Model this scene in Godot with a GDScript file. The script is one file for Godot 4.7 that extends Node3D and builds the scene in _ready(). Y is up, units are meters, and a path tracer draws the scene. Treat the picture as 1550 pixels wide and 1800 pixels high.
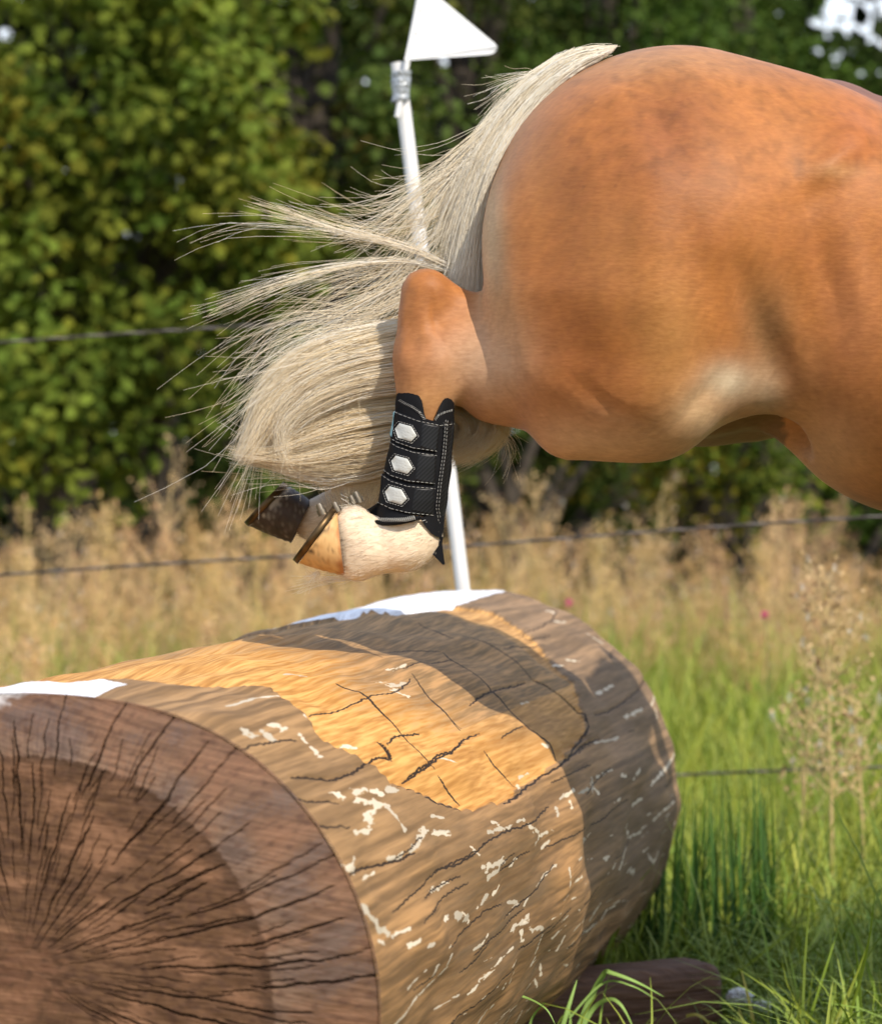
extends Node3D
# A cream-tailed chestnut horse jumps a big felled log at the edge of a dry meadow; trees stand behind.

const FOCAL := 6900.0                 # picture units per metre at one metre
const TILT := 0.011304                # the camera looks down by this many radians
const EYE := Vector3(0, 0.92, 0)
const HORSE_AT := 5.3                 # metres from the camera to the horse's middle plane
const HP := 0.000768116               # metres per unit of the horse's own drawing

# Horse: shapes joined by a smooth minimum; e = ellipsoid, c = tapered capsule, s = hollow. Units of HP, third number is towards the camera.
const BODY := [
	["e", 1190, 428, 0, 340, 346, 290, 0.05],
	["c", 1400, 396, 0, 254, 1640, 590, 0, 298, 0.06],
	["c", 1640, 585, -40, 300, 2150, 620, -300, 385, 0.08],
	["c", 2150, 620, -300, 385, 2480, 600, -430, 310, 0.1],
	["c", 2480, 520, -430, 215, 2820, 190, -560, 125, 0.1],
	["c", 2830, 190, -560, 115, 3080, 420, -640, 62, 0.05],
	["c", 2450, 780, -300, 110, 2560, 1080, -320, 62, 0.05],
	["c", 2560, 1080, -320, 58, 2640, 1360, -340, 38, 0.03],
	["c", 2640, 1360, -340, 42, 2700, 1440, -350, 46, 0.03],
	["c", 2450, 780, -520, 110, 2500, 1080, -530, 62, 0.05],
	["c", 2500, 1080, -530, 58, 2420, 1330, -530, 38, 0.03],
	["c", 2420, 1330, -530, 42, 2380, 1400, -530, 46, 0.03],
	["c", 1400, 370, -70, 205, 1560, 440, -70, 232, 0.03],
	["c", 1130, 380, 120, 200, 1090, 560, 160, 165, 0.1],
	["c", 1090, 560, 160, 165, 1075, 660, 175, 108, 0.05],
	["c", 950, 420, 150, 62, 955, 640, 150, 72, 0.09],
	["c", 1110, 330, -130, 190, 1160, 560, -140, 165, 0.06],
	["c", 1160, 560, -140, 165, 1255, 690, -130, 88, 0.04],
	["c", 1252, 694, -130, 90, 1322, 712, -125, 66, 0.02],
	["c", 1200, 690, -140, 78, 820, 600, -140, 66, 0.03],
	["c", 1000, 750, 150, 54, 1140, 738, 140, 48, 0.05],
	["c", 1200, 440, 190, 130, 1160, 690, 185, 70, 0.1],
	["c", 1230, 640, 130, 56, 1370, 668, 130, 36, 0.06],
	["c", 1060, 680, 90, 104, 880, 655, 80, 80, 0.035],
	["c", 880, 655, 78, 82, 800, 612, 90, 64, 0.03],
	["c", 800, 612, 90, 64, 748, 605, 108, 42, 0.03],
	["c", 745, 514, 115, 40, 744, 560, 115, 37, 0.012],
	["c", 740, 560, 115, 36, 746, 630, 115, 46, 0.02],
	["c", 756, 514, 112, 32, 880, 580, 78, 36, 0.02],
	["c", 765, 610, 133, 26, 765, 660, 133, 24, 0.02],
	["c", 746, 640, 115, 46, 746, 690, 118, 38, 0.03],
	["c", 746, 690, 118, 38, 722, 905, 125, 37, 0.03],
	["c", 735, 945, 130, 42, 718, 952, 130, 44, 0.03],
	["c", 705, 955, 130, 46, 655, 962, 130, 48, 0.02],
	["c", 622, 932, 130, 42, 628, 984, 130, 38, 0.008],
	["c", 820, 600, -140, 50, 770, 690, -140, 42, 0.03],
	["c", 770, 690, -140, 40, 660, 880, -140, 36, 0.03],
	["c", 660, 885, -140, 42, 600, 905, -140, 44, 0.02],
	["c", 600, 905, -140, 44, 552, 915, -140, 38, 0.02],
	["c", 1440, 310, -150, 175, 1600, 410, -150, 222, 0.03],
	["s", 1238, 788, 55, 76, 1350, 772, 50, 76, 0.012],
	["s", 1490, 470, 430, 105, 1372, 645, 395, 88, 0.1],
	["c", 1455, 300, 205, 16, 1490, 262, 190, 16, 0.06],
]
const LOG_CRACKS := [
	[1.6, 0, 39.3, 0.047, 39, 0.118, 39.6, 0.182, 40.2, 0.223, 41.3],
	[2.6, 0.065, 47.5, 0.118, 48.6, 0.223, 50.7, 0.306, 51, 0.4, 50.1, 0.517, 49.5, 0.541, 50.1, 0.547, 51],
	[2.6, 0.57, 46.6, 0.57, 48.3, 0.564, 49.8, 0.553, 51.3],
	[2, 0.588, 48, 0.664, 46.9, 0.741, 46.9, 0.841, 47.7],
	[1.8, 0.441, 35.5, 0.57, 36.1, 0.694, 36.1, 0.782, 35.8, 0.911, 36.6, 1.006, 35.8, 1.141, 33.7],
	[1.6, 0.759, 29.3, 0.759, 31.1, 0.794, 33.4, 0.759, 38.1, 0.747, 43.1, 0.735, 47.2, 0.729, 52.7, 0.747, 55.9],
	[1.2, 0.747, 57.4, 0.764, 60.6, 0.8, 64.7],
	[2, 0.559, 55.9, 0.647, 54.8, 0.735, 54.5, 0.817, 53.6, 0.911, 53.9, 1.035, 53],
	[2.2, 0, 50.1, 0, 51.3, 0.041, 52.7, 0.159, 55.1],
	[1.4, 0, 56.8, 0.024, 58.3, 0.123, 59.7],
	[2.8, 0.012, 66.7, 0.106, 66.7, 0.188, 67.6, 0.288, 68.5, 0.37, 68.5],
	[1.5, 0.153, 75.8, 0.247, 74.9, 0.341, 74.6, 0.465, 73.5, 0.57, 73.7, 0.694, 73.5],
	[1, 1.17, 32.8, 1.111, 41, 1.105, 45.7, 1.111, 49.8],
	[1.8, 0.5, 55.3, 0.57, 58.3, 0.653, 62.4, 0.759, 65.6],
	[1.8, 1.529, 28.8, 1.494, 32, 1.482, 39.6, 1.464, 44.8, 1.488, 51.3, 1.505, 55.9, 1.558, 61.2, 1.558, 65.3],
	[2.2, 1.264, 45.4, 1.411, 44.2, 1.523, 44.5, 1.646, 44.8, 1.764, 45.1],
	[1.8, 1.176, 30.5, 1.282, 30.2, 1.376, 31.1, 1.494, 32],
	[2.4, 1.835, 44.8, 1.882, 47.2, 1.929, 53, 1.982, 58.3, 1.964, 61.2, 1.899, 63.2, 1.705, 65.6, 1.529, 66.7],
	[3, 1.023, 68.5, 1.241, 67.6, 1.529, 66.7, 1.864, 65, 2.023, 65],
	[2.4, 0.553, 55.9, 0.688, 55.1, 0.806, 54.2, 0.917, 54.2, 1.047, 52.4, 1.17, 52.4],
	[2.2, 2.07, 59.4, 2.246, 60, 2.487, 59.1, 2.675, 58, 2.852, 55.1],
	[1.8, 2.17, 30.5, 2.34, 30.5, 2.546, 29, 2.717, 26.1],
	[1.2, 2.176, 31.7, 2.229, 33.7, 2.376, 33.7],
	[1.4, 1.27, 55.3, 1.358, 55.1, 1.476, 54.8],
	[1, 1.117, 40.2, 1.111, 45.4, 1.094, 50.4],
	[1, 1.129, 56.5, 1.141, 60.6, 1.194, 66.4],
	[1.4, 1.805, 13.6, 1.776, 18.5, 1.711, 25.5],
	[1.4, 1.805, 24.4, 1.823, 29, 1.835, 34.9, 1.84, 41.9, 1.835, 44.8],
	[1.4, 1.352, 21.2, 1.417, 22.9, 1.47, 26.1, 1.523, 28.5],
	[1.2, 2.57, 47.5, 2.775, 44.2],
	[1.6, 1.882, 34, 1.976, 34, 2.076, 34.6, 2.229, 36.1],
	[2, 0.459, 73.5, 0.6, 74.3, 0.759, 73.2, 0.947, 73.2, 1.1, 74.3, 1.252, 74.3, 1.37, 73.5],
	[1.2, 0.447, 87.2, 0.564, 86.3, 0.712, 85.1, 0.859, 86.3],
	[1.4, 0.517, 93.3, 0.606, 93, 0.712, 91.3],
	[1.2, 0.853, 89.2, 0.964, 88.9, 1.082, 88.1, 1.276, 85.1],
	[1.2, 0.482, 101.8, 0.647, 101.8, 0.8, 100.6, 0.988, 100.6],
	[1.2, 1.164, 98.9, 1.305, 97.7, 1.435, 97.1],
	[1.6, 1.582, 98.9, 1.646, 99.2, 1.746, 97.7],
	[1.6, 2.111, 119, 2.087, 116.1, 2.146, 114.9],
]
const LOG_FLAKES := [
	[0.582, 64.1, 0.623, 65.3, 1.8], [0.553, 66.7, 0.623, 68.5, 3], [0.894, 70.5, 0.911, 71.1, 2.7], [0.817, 71.7, 0.958, 72.6, 2.4], [0.958, 72.6, 1.082, 72.9, 2],
	[1.1, 74.9, 1.182, 77, 3.4], [1.135, 79, 1.188, 77.8, 3.4], [1.188, 77.8, 1.282, 78.4, 2.3], [1.223, 80.8, 1.3, 80.2, 2.5], [1.323, 78.4, 1.335, 78.7, 2.1],
	[0.67, 72.3, 0.706, 74.6, 1.9], [0.729, 77.3, 0.876, 78.4, 4.7], [0.747, 79.3, 0.817, 79.3, 3.2], [0.917, 80.2, 0.976, 79.3, 2.7], [0.435, 76.4, 0.517, 76.4, 2.5],
	[0.77, 83.1, 0.829, 82.5, 2.6], [0.694, 83.4, 0.735, 82.5, 2.6], [0.659, 84, 0.67, 83.4, 2.3], [1.117, 87.2, 1.17, 86.6, 1.6], [1.17, 86.3, 1.282, 85.4, 2.1],
	[1.394, 87.8, 1.399, 91.9, 1.9], [1.452, 91.9, 1.541, 91.9, 1.9], [0.529, 82.5, 0.535, 83.1, 2.8], [0.559, 82.8, 0.6, 85.1, 2.5], [0.453, 82.2, 0.476, 82.2, 2.2],
	[0.917, 87.2, 0.994, 88.4, 2.7], [1.023, 89.5, 1.058, 88.4, 1.6], [0.923, 92.4, 1.035, 92.4, 4.4], [0.988, 96, 0.982, 93.9, 2.8], [1.047, 94.8, 1.135, 96, 4.5],
	[0.612, 90.7, 0.653, 90.7, 2.3], [0.664, 90.4, 0.7, 89.8, 2.3], [0.729, 96.5, 0.911, 96, 1.9], [0.659, 97.4, 0.747, 97.1, 1.9], [0.588, 98.6, 0.635, 98, 2.9],
	[0.976, 104.4, 0.988, 102.7, 2.4], [0.882, 103.5, 0.882, 102.7, 1.7], [1.194, 105.6, 1.211, 104.1, 2.5], [1.194, 103, 1.164, 98, 1.6], [1.317, 101.2, 1.405, 100.6, 3.5],
	[1.423, 106.5, 1.447, 103.8, 1.9], [1.358, 111.4, 1.335, 108.2, 1.7], [1.352, 113.8, 1.317, 111.4, 1.4], [0.776, 108.5, 0.829, 107.9, 3], [0.888, 108.2, 0.894, 107.6, 2.2],
	[1.37, 123.7, 1.335, 119.6, 1.7], [1.676, 115.5, 1.611, 114.1, 1.8], [1.399, 76.1, 1.417, 74.9, 3], [1.464, 73.5, 1.494, 72.9, 2.7], [1.523, 73.2, 1.57, 72.9, 3.4],
	[1.511, 75.8, 1.517, 74.6, 2.2], [1.611, 74, 1.711, 74.3, 2.2], [1.77, 74, 1.764, 75.8, 2.5], [1.805, 75.2, 1.84, 77, 1.8], [1.946, 80.8, 2.005, 80.8, 2.6],
	[2.187, 84.6, 2.323, 84.3, 3], [2.417, 91.6, 2.511, 90.7, 2.3], [2.511, 90.7, 2.675, 90.1, 2.3], [2.087, 87.8, 2.135, 90.7, 2.1], [2.135, 91.9, 2.305, 93, 2.4],
	[2.305, 91.9, 2.346, 91.9, 2.5], [1.988, 97.1, 2.046, 95.7, 3.7], [2.04, 95.1, 2.105, 93.6, 2.4], [1.888, 95.7, 1.917, 94.8, 2.3], [1.799, 91.9, 1.846, 92.2, 3.2],
	[2.393, 100, 2.481, 103.8, 2.5], [2.47, 103.3, 2.546, 102.1, 2.3], [2.14, 100, 2.211, 101.8, 3.8], [1.67, 90.1, 1.729, 90.7, 1.5], [1.594, 84.3, 1.629, 84.6, 2.2],
	[1.617, 103.5, 1.664, 103.3, 2.7], [1.523, 104.1, 1.582, 103.5, 1.7], [1.735, 108.5, 1.917, 110.3, 2.8], [1.788, 106.2, 1.805, 105.3, 3.6], [1.811, 104.7, 1.852, 103.8, 1.8],
	[1.993, 110.6, 2.017, 108.8, 2.1], [2.011, 108.5, 2.093, 108.5, 1.9], [2.334, 116.1, 2.37, 114.4, 1.4], [2.558, 123.7, 2.675, 124.6, 1.4], [0.171, 52.7, 0.194, 54.2, 3.8],
	[0.253, 54.5, 0.282, 54.8, 5], [0.241, 55.9, 0.341, 58.6, 5], [0.247, 58.8, 0.235, 60.6, 6.6], [0.341, 58.6, 0.37, 64.1, 2], [0.341, 55.6, 0.365, 56.2, 5.1],
	[0.417, 55.9, 0.465, 56.5, 5.1], [0.147, 60.9, 0.206, 61.5, 3], [0, 64.7, 0.041, 66.2, 4.7], [0.047, 65.3, 0.071, 64.4, 2.1], [0.053, 68.5, 0.153, 68.5, 1.9],
	[0.353, 67.6, 0.429, 67, 3.4], [0.429, 67, 0.5, 65.6, 4.6], [0.247, 67.6, 0.306, 67.9, 3.9], [0.576, 64.1, 0.629, 65.3, 1.9], [0.547, 67, 0.617, 68.8, 3.5],
	[0.082, 35.8, 0.106, 37.5, 4.2], [0.141, 36.9, 0.147, 39.6, 2.7], [0.194, 36.6, 0.218, 38.1, 3.8], [0.265, 39.9, 0.265, 41.9, 2.2], [0.27, 43.1, 0.265, 45.4, 2.8],
	[0.218, 27.6, 0.359, 27.6, 3.1], [0.347, 27.9, 0.441, 28.8, 2.8], [0.37, 36.1, 0.37, 38.4, 2.8], [0.429, 44.5, 0.453, 45.7, 2.9], [0.388, 76.1, 0.517, 76.4, 2.3],
	[0.447, 82.2, 0.476, 82.5, 2.5], [0.529, 82.8, 0.588, 84.6, 4.1], [0.006, 71.7, 0.065, 77.5, 2.6], [0.088, 77.8, 0.118, 79.3, 2.7], [0.141, 79.3, 0.2, 79.6, 2.4],
	[0.194, 82.2, 0.241, 82.5, 2.7], [0.282, 84.3, 0.318, 84.3, 2], [0.047, 78.7, 0.065, 79.6, 2.1], [0.165, 88.9, 0.27, 88.1, 1.5], [0.323, 89.8, 0.335, 88.4, 2],
	[0.235, 91.9, 0.435, 90.4, 1.5], [0.094, 93.6, 0.235, 91.9, 1.7], [0.588, 98.6, 0.629, 98.3, 3], [0.423, 90.1, 0.447, 88.6, 2.1], [0.653, 21.7, 0.735, 23.8, 1.4],
	[0.994, 33.1, 1.111, 34.3, 3.9], [0.964, 35.8, 0.982, 37.5, 3.2], [0.817, 54.5, 0.87, 56.8, 1.7], [0.994, 32.3, 1, 38.1, 4.5], [1.117, 29, 1.2, 29.6, 3.3],
	[1.282, 65, 1.352, 65, 2.2], [1.182, 67, 1.241, 66.4, 2.4], [2.24, 54.5, 2.423, 54.2, 3.2], [2.37, 63.2, 2.546, 63.2, 3.6], [2.111, 43.1, 2.182, 44.2, 2.8],
	[2.258, 42.5, 2.346, 43.9, 2.6], [2.681, 37.5, 2.717, 41, 3.1], [2.67, 24.4, 2.652, 27.3, 2.4], [2.546, 29.6, 2.628, 31.1, 2.4], [2.675, 63.5, 2.846, 60.9, 3.1],
	[2.681, 67, 2.723, 64.7, 2.1], [1.864, 73.2, 1.999, 73.2, 2.4], [2.064, 75.5, 2.082, 76.1, 3.4], [2.152, 78.1, 2.246, 76.4, 2.5], [1.77, 75.2, 1.799, 73.2, 3.7],
	[1.599, 74, 1.741, 74.6, 2], [1.964, 65.6, 2.217, 67, 2.2], [2.564, 81.3, 2.77, 78.4, 3.4], [2.423, 82.8, 2.57, 80.8, 2.6], [1.582, 49.8, 1.646, 50.1, 2],
	[1.517, 60.3, 1.535, 61.5, 2.6],
]

const PATCH := [[0.05, -40], [0.253, 9.2], [0.376, 18.5], [0.476, 26.1], [0.394, 34.3], [0.353, 41], [0.459, 54.5], [0.788, 66.2], [1.03, 67.9], [1.45, 66.4], [1.9, 63.5], [1.96, 60], [2.0, 55], [2.187, 35.8], [2.299, 19.4], [2.24, 7], [1.793, 0], [1.6, -40]]

var M := {}
var rng := RandomNumberGenerator.new()
var noise := FastNoiseLite.new()


class MB:
	var v := PackedVector3Array()
	var n := PackedVector3Array()
	var c := PackedColorArray()
	var t := PackedVector2Array()
	var i := PackedInt32Array()

	func vert(p: Vector3, nn: Vector3, col := Color.WHITE, uv := Vector2.ZERO) -> int:
		v.append(p); n.append(nn); c.append(col); t.append(uv)
		return v.size() - 1

	func tri(a: int, b: int, d: int) -> void:          # turned so that it faces where its normals point
		var g := (v[b] - v[a]).cross(v[d] - v[a])
		if g.dot(n[a] + n[b] + n[d]) > 0.0:
			i.append(a); i.append(d); i.append(b)
		else:
			i.append(a); i.append(b); i.append(d)

	func quad(a: int, b: int, d: int, e: int) -> void:
		tri(a, b, d)
		tri(a, d, e)

	func flat(pts: Array, nn: Vector3, col := Color.WHITE) -> void:
		var f := v.size()
		for p in pts:
			vert(p, nn, col)
		for k in range(1, pts.size() - 1):
			tri(f, f + k, f + k + 1)

	func tube(pts: PackedVector3Array, rad: PackedFloat32Array, sides: int, col: Color, col2: Color, caps := false) -> void:
		var f := v.size()
		var m := pts.size()
		var side := Vector3.ZERO
		for k in m:
			var d := (pts[mini(k + 1, m - 1)] - pts[maxi(k - 1, 0)]).normalized()
			if k == 0:
				side = d.cross(Vector3.UP if absf(d.y) < 0.9 else Vector3.RIGHT).normalized()
			else:
				side = (side - d * side.dot(d)).normalized()
			var up := d.cross(side)
			var cc := col.lerp(col2, float(k) / (m - 1))
			for j in sides:
				var a := TAU * j / sides
				var nn := side * cos(a) + up * sin(a)
				vert(pts[k] + nn * rad[k], nn, cc, Vector2(float(j) / sides, float(k) / (m - 1)))
		for k in m - 1:
			for j in sides:
				var a := f + k * sides + j
				var b := f + k * sides + (j + 1) % sides
				i.append(a); i.append(b + sides); i.append(b)
				i.append(a); i.append(a + sides); i.append(b + sides)
		if caps:
			for e in [0, m - 1]:
				var nn := (pts[e] - pts[1 if e == 0 else m - 2]).normalized()
				var ring := []
				for j in sides:
					ring.append(v[f + e * sides + j])
				flat(ring, nn, col if e == 0 else col2)

	func box(center: Vector3, b: Basis, half: Vector3, col := Color.WHITE) -> void:
		for s in [-1.0, 1.0]:
			for ax in 3:
				var nn: Vector3 = b[ax].normalized() * s
				var p: Vector3 = b[(ax + 1) % 3].normalized() * half[(ax + 1) % 3]
				var q: Vector3 = b[(ax + 2) % 3].normalized() * half[(ax + 2) % 3]
				var o: Vector3 = center + nn * half[ax]
				flat([o - p - q, o + p - q, o + p + q, o - p + q], nn, col)

	func grid(nu: int, nv: int, f: int, wrap := false) -> void:   # rows of nv points laid from f on
		for a in nu - 1:
			for b in (nv if wrap else nv - 1):
				var p := f + a * nv + b
				var q := f + a * nv + (b + 1) % nv
				quad(p, q, q + nv, p + nv)

	func smooth() -> void:                                   # normals from the faces, kept on the side that they point to
		var acc := PackedVector3Array()
		acc.resize(v.size())
		for k in range(0, i.size(), 3):
			var g := (v[i[k + 2]] - v[i[k]]).cross(v[i[k + 1]] - v[i[k]])
			acc[i[k]] += g; acc[i[k + 1]] += g; acc[i[k + 2]] += g
		for k in v.size():
			if acc[k].length_squared() > 1e-20:
				n[k] = acc[k].normalized()

	func mesh() -> ArrayMesh:
		var a := []
		a.resize(Mesh.ARRAY_MAX)
		a[Mesh.ARRAY_VERTEX] = v
		a[Mesh.ARRAY_NORMAL] = n
		a[Mesh.ARRAY_COLOR] = c
		a[Mesh.ARRAY_TEX_UV] = t
		a[Mesh.ARRAY_INDEX] = i
		var m := ArrayMesh.new()
		m.add_surface_from_arrays(Mesh.PRIMITIVE_TRIANGLES, a)
		return m


# ---------------------------------------------------------------- naming
func thing(called: String, label: String, category: String, at := Vector3.ZERO, group := "") -> Node3D:
	var o := Node3D.new()
	o.name = called
	add_child(o, true)
	o.position = at
	tag(o, label, category, group)
	return o


func tag(o: Node3D, label: String, category: String, group := "") -> void:
	o.set_meta("label", label)
	o.set_meta("category", category)
	if group:
		o.set_meta("group", group)


func put(called: String, m: Mesh, mat: Material, parent: Node = self, kind := "") -> MeshInstance3D:
	var o := MeshInstance3D.new()
	o.name = called
	o.mesh = m
	o.material_override = mat
	parent.add_child(o, true)
	if kind:
		o.set_meta("kind", kind)
	if parent is Node3D and parent != self and parent.get_parent() == self:
		o.position = -(parent as Node3D).position      # part shapes are made in world metres, the thing stands at its base
	return o


func scatter(called: String, m: Mesh, mat: Material, where: Array, tint: PackedColorArray, parent: Node = self) -> MultiMeshInstance3D:
	var mm := MultiMesh.new()
	mm.transform_format = MultiMesh.TRANSFORM_3D
	mm.use_colors = true
	mm.mesh = m
	mm.instance_count = where.size()
	for k in where.size():
		mm.set_instance_transform(k, where[k])
		mm.set_instance_color(k, tint[k])
	var o := MultiMeshInstance3D.new()
	o.name = called
	o.multimesh = mm
	o.material_override = mat
	o.set_meta("kind", "stuff")
	parent.add_child(o, true)
	if parent is Node3D and parent != self:
		o.position = -(parent as Node3D).position
	return o


# ---------------------------------------------------------------- measuring
func P(px: float, py: float, d: float) -> Vector3:     # the point that a ruler on the picture plane finds at d metres
	var x := (px - 775.0) / FOCAL * d
	var y := (900.0 - py) / FOCAL * d
	return EYE + Vector3(x, cos(TILT) * y - sin(TILT) * d, -sin(TILT) * y - cos(TILT) * d)


func H(px: float, py: float, w: float) -> Vector3:     # horse drawing to metres
	return P(px, py, HORSE_AT - w * HP)


func unP(p: Vector3) -> Vector2:
	var q := p - EYE
	var y := cos(TILT) * q.y - sin(TILT) * q.z
	var d := -(sin(TILT) * q.y + cos(TILT) * q.z)
	return Vector2(775.0 + q.x / d * FOCAL, 900.0 - y / d * FOCAL)


func lin(r: int, g: int, b: int) -> Color:
	return Color8(r, g, b).srgb_to_linear()


func curve(pts: Array, m: int) -> PackedVector3Array:   # smooth line through the points
	var out := PackedVector3Array()
	var k := pts.size() - 1
	for j in m:
		var f := float(j) / (m - 1) * k
		var a := mini(int(f), k - 1)
		out.append((pts[a] as Vector3).cubic_interpolate(pts[a + 1], pts[maxi(a - 1, 0)], pts[mini(a + 2, k)], f - a))
	return out


# ---------------------------------------------------------------- textures and materials
func gray(seed_: int, freq: float, w: int, h: int, w0: int, h0: int, octaves := 4, type := FastNoiseLite.TYPE_SIMPLEX_SMOOTH) -> Image:
	var f := FastNoiseLite.new()
	f.seed = seed_
	f.noise_type = type
	f.frequency = freq
	f.fractal_octaves = octaves
	var im := f.get_seamless_image(w0, h0, false, false, 0.12, true)
	im.convert(Image.FORMAT_L8)
	if w != w0 or h != h0:
		im.resize(w, h, Image.INTERPOLATE_CUBIC)
	return im


func toned(im: Image, lo: Color, hi: Color) -> ImageTexture:    # a grey picture between two (sRGB) colours
	var b := im.get_data()
	var o := PackedByteArray()
	o.resize(b.size() * 3)
	var lut := PackedByteArray()
	for k in 256:
		var c := lo.lerp(hi, k / 255.0)
		lut.append(c.r8); lut.append(c.g8); lut.append(c.b8)
	var j := 0
	for k in b:
		o[j] = lut[k * 3]; o[j + 1] = lut[k * 3 + 1]; o[j + 2] = lut[k * 3 + 2]
		j += 3
	return ImageTexture.create_from_image(Image.create_from_data(im.get_width(), im.get_height(), false, Image.FORMAT_RGB8, o))


func tex(im: Image) -> ImageTexture:
	return ImageTexture.create_from_image(im)


func mat(called: String, col: Color, rough: float, vertex := true) -> StandardMaterial3D:
	var m := StandardMaterial3D.new()
	m.resource_name = called
	m.albedo_color = col.linear_to_srgb()
	m.roughness = rough
	m.vertex_color_use_as_albedo = vertex
	m.cull_mode = BaseMaterial3D.CULL_DISABLED
	M[called] = m
	return m


func triplanar(m: StandardMaterial3D, scale: Vector3) -> void:
	m.uv1_triplanar = true
	m.uv1_scale = scale


func make_materials() -> void:
	var coat := mat("coat", Color(1, 1, 1), 0.55)
	var fur := gray(3, 0.05, 512, 512, 170, 512, 3)
	coat.albedo_texture = toned(fur, Color(0.86, 0.83, 0.8), Color(1, 1, 1))
	coat.heightmap_enabled = true
	coat.heightmap_texture = tex(fur)
	coat.heightmap_scale = 0.02
	coat.heightmap_deep_parallax = false
	triplanar(coat, Vector3(7, 7, 7))
	coat.rim_enabled = true
	coat.rim = 0.18
	coat.rim_tint = 0.7
	coat.metallic_specular = 0.35
	var hair := mat("hair", Color(1, 1, 1), 0.45)
	hair.metallic_specular = 0.3
	hair.backlight_enabled = true
	hair.backlight = Color(0.55, 0.53, 0.48)
	var hoof := mat("hoof", Color(1, 1, 1), 0.5)
	hoof.metallic_specular = 0.3
	hoof.heightmap_enabled = true
	hoof.heightmap_texture = tex(gray(5, 0.05, 256, 256, 256, 32, 3))
	hoof.heightmap_scale = 0.03
	triplanar(hoof, Vector3(9, 9, 9))
	var steel := mat("steel", Color(0.42, 0.37, 0.3), 0.4)
	steel.metallic = 0.9
	var neo := mat("neoprene", Color(0.007, 0.007, 0.008), 0.75, false)
	neo.metallic_specular = 0.25
	neo.heightmap_enabled = true
	neo.heightmap_texture = tex(gray(6, 0.2, 256, 256, 256, 256, 2))
	neo.heightmap_scale = 0.01
	triplanar(neo, Vector3(20, 20, 20))
	var carbon := mat("carbon_weave", Color(1, 1, 1), 0.38, false)
	var cw := Image.create(64, 64, false, Image.FORMAT_RGB8)
	for y in 64:
		for x in 64:
			var d := posmod(x + y, 16)
			var k := 0.13 if d < 8 else 0.075
			cw.set_pixel(x, y, Color(k, k, k * 1.03))
	carbon.metallic_specular = 0.3
	carbon.albedo_texture = tex(cw)
	carbon.uv1_scale = Vector3(1, 1, 1)
	mat("strap", Color(0.006, 0.006, 0.007), 0.62, false).metallic_specular = 0.25
	var pearl := mat("pearl_mesh", Color(0.46, 0.46, 0.42), 0.45, false)
	pearl.metallic = 0.0
	pearl.heightmap_enabled = true
	pearl.heightmap_texture = tex(gray(8, 0.1, 128, 128, 128, 128, 2))
	pearl.heightmap_scale = 0.05
	triplanar(pearl, Vector3(25, 25, 25))
	mat("thread", Color(0.36, 0.35, 0.32), 0.7, false)
	mat("badge_blue", Color(0.25, 0.5, 0.55), 0.4, false)
	var pvc := mat("white_plastic", Color(0.8, 0.79, 0.78), 0.4, false)
	pvc.albedo_texture = toned(gray(9, 0.02, 256, 256, 256, 256, 4), Color(0.93, 0.92, 0.9), Color(1, 1, 1))
	triplanar(pvc, Vector3(5, 2, 5))
	var board := mat("flag_board", Color(0.86, 0.86, 0.85), 0.45, false)
	board.backlight_enabled = true
	board.backlight = Color(0.3, 0.3, 0.3)
	var duct := mat("duct_tape", Color(0.36, 0.38, 0.39), 0.34, false)
	duct.metallic = 0.35
	duct.heightmap_enabled = true
	duct.heightmap_texture = tex(gray(10, 0.03, 256, 256, 256, 256, 2))
	duct.heightmap_scale = 0.4
	triplanar(duct, Vector3(14, 9, 14))
	mat("rope_dark", Color(0.05, 0.038, 0.033), 0.8, false)
	mat("rope_white", Color(0.2, 0.17, 0.155), 0.6, false)
	var leaf := mat("leaf", Color(1, 1, 1), 0.7)
	leaf.backlight_enabled = true
	leaf.backlight = Color(0.55, 0.6, 0.3)
	leaf.metallic_specular = 0.15
	var blade := mat("blade", Color(1, 1, 1), 0.5)
	blade.backlight_enabled = true
	blade.backlight = Color(0.5, 0.55, 0.25)
	blade.metallic_specular = 0.35
	var dry := mat("dry", Color(1, 1, 1), 0.8)
	dry.backlight_enabled = true
	dry.backlight = Color(0.3, 0.25, 0.15)
	var bark := mat("bark", Color(0.09, 0.07, 0.05), 0.9, false)
	bark.albedo_texture = toned(gray(11, 0.05, 256, 256, 256, 64, 4), Color(0.5, 0.48, 0.45), Color(1, 1, 1))
	bark.heightmap_enabled = true
	bark.heightmap_texture = tex(gray(12, 0.05, 256, 256, 256, 64, 4))
	bark.heightmap_scale = 2.0
	triplanar(bark, Vector3(2, 2, 2))
	var soil := mat("soil", Color(1, 1, 1), 0.95, false)
	soil.albedo_texture = toned(gray(13, 0.03, 512, 512, 512, 512, 5), Color8(58, 56, 26), Color8(112, 98, 54))
	soil.uv1_world_triplanar = true
	triplanar(soil, Vector3(0.5, 0.5, 0.5))
	var oak := mat("old_timber", Color(0.2, 0.1, 0.048), 0.75, false)
	oak.albedo_texture = toned(gray(14, 0.04, 256, 256, 64, 256, 4), Color(0.55, 0.5, 0.5), Color(1, 1, 1))
	oak.heightmap_enabled = true
	oak.heightmap_texture = tex(gray(14, 0.04, 256, 256, 64, 256, 4))
	oak.heightmap_scale = 0.6
	triplanar(oak, Vector3(3, 6, 6))
	mat("painted_stone", Color(0.75, 0.75, 0.75), 0.7, false)
	mat("cloth", Color(1, 1, 1), 0.8)
	mat("petal", Color(0.62, 0.05, 0.2), 0.6, false)


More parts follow.
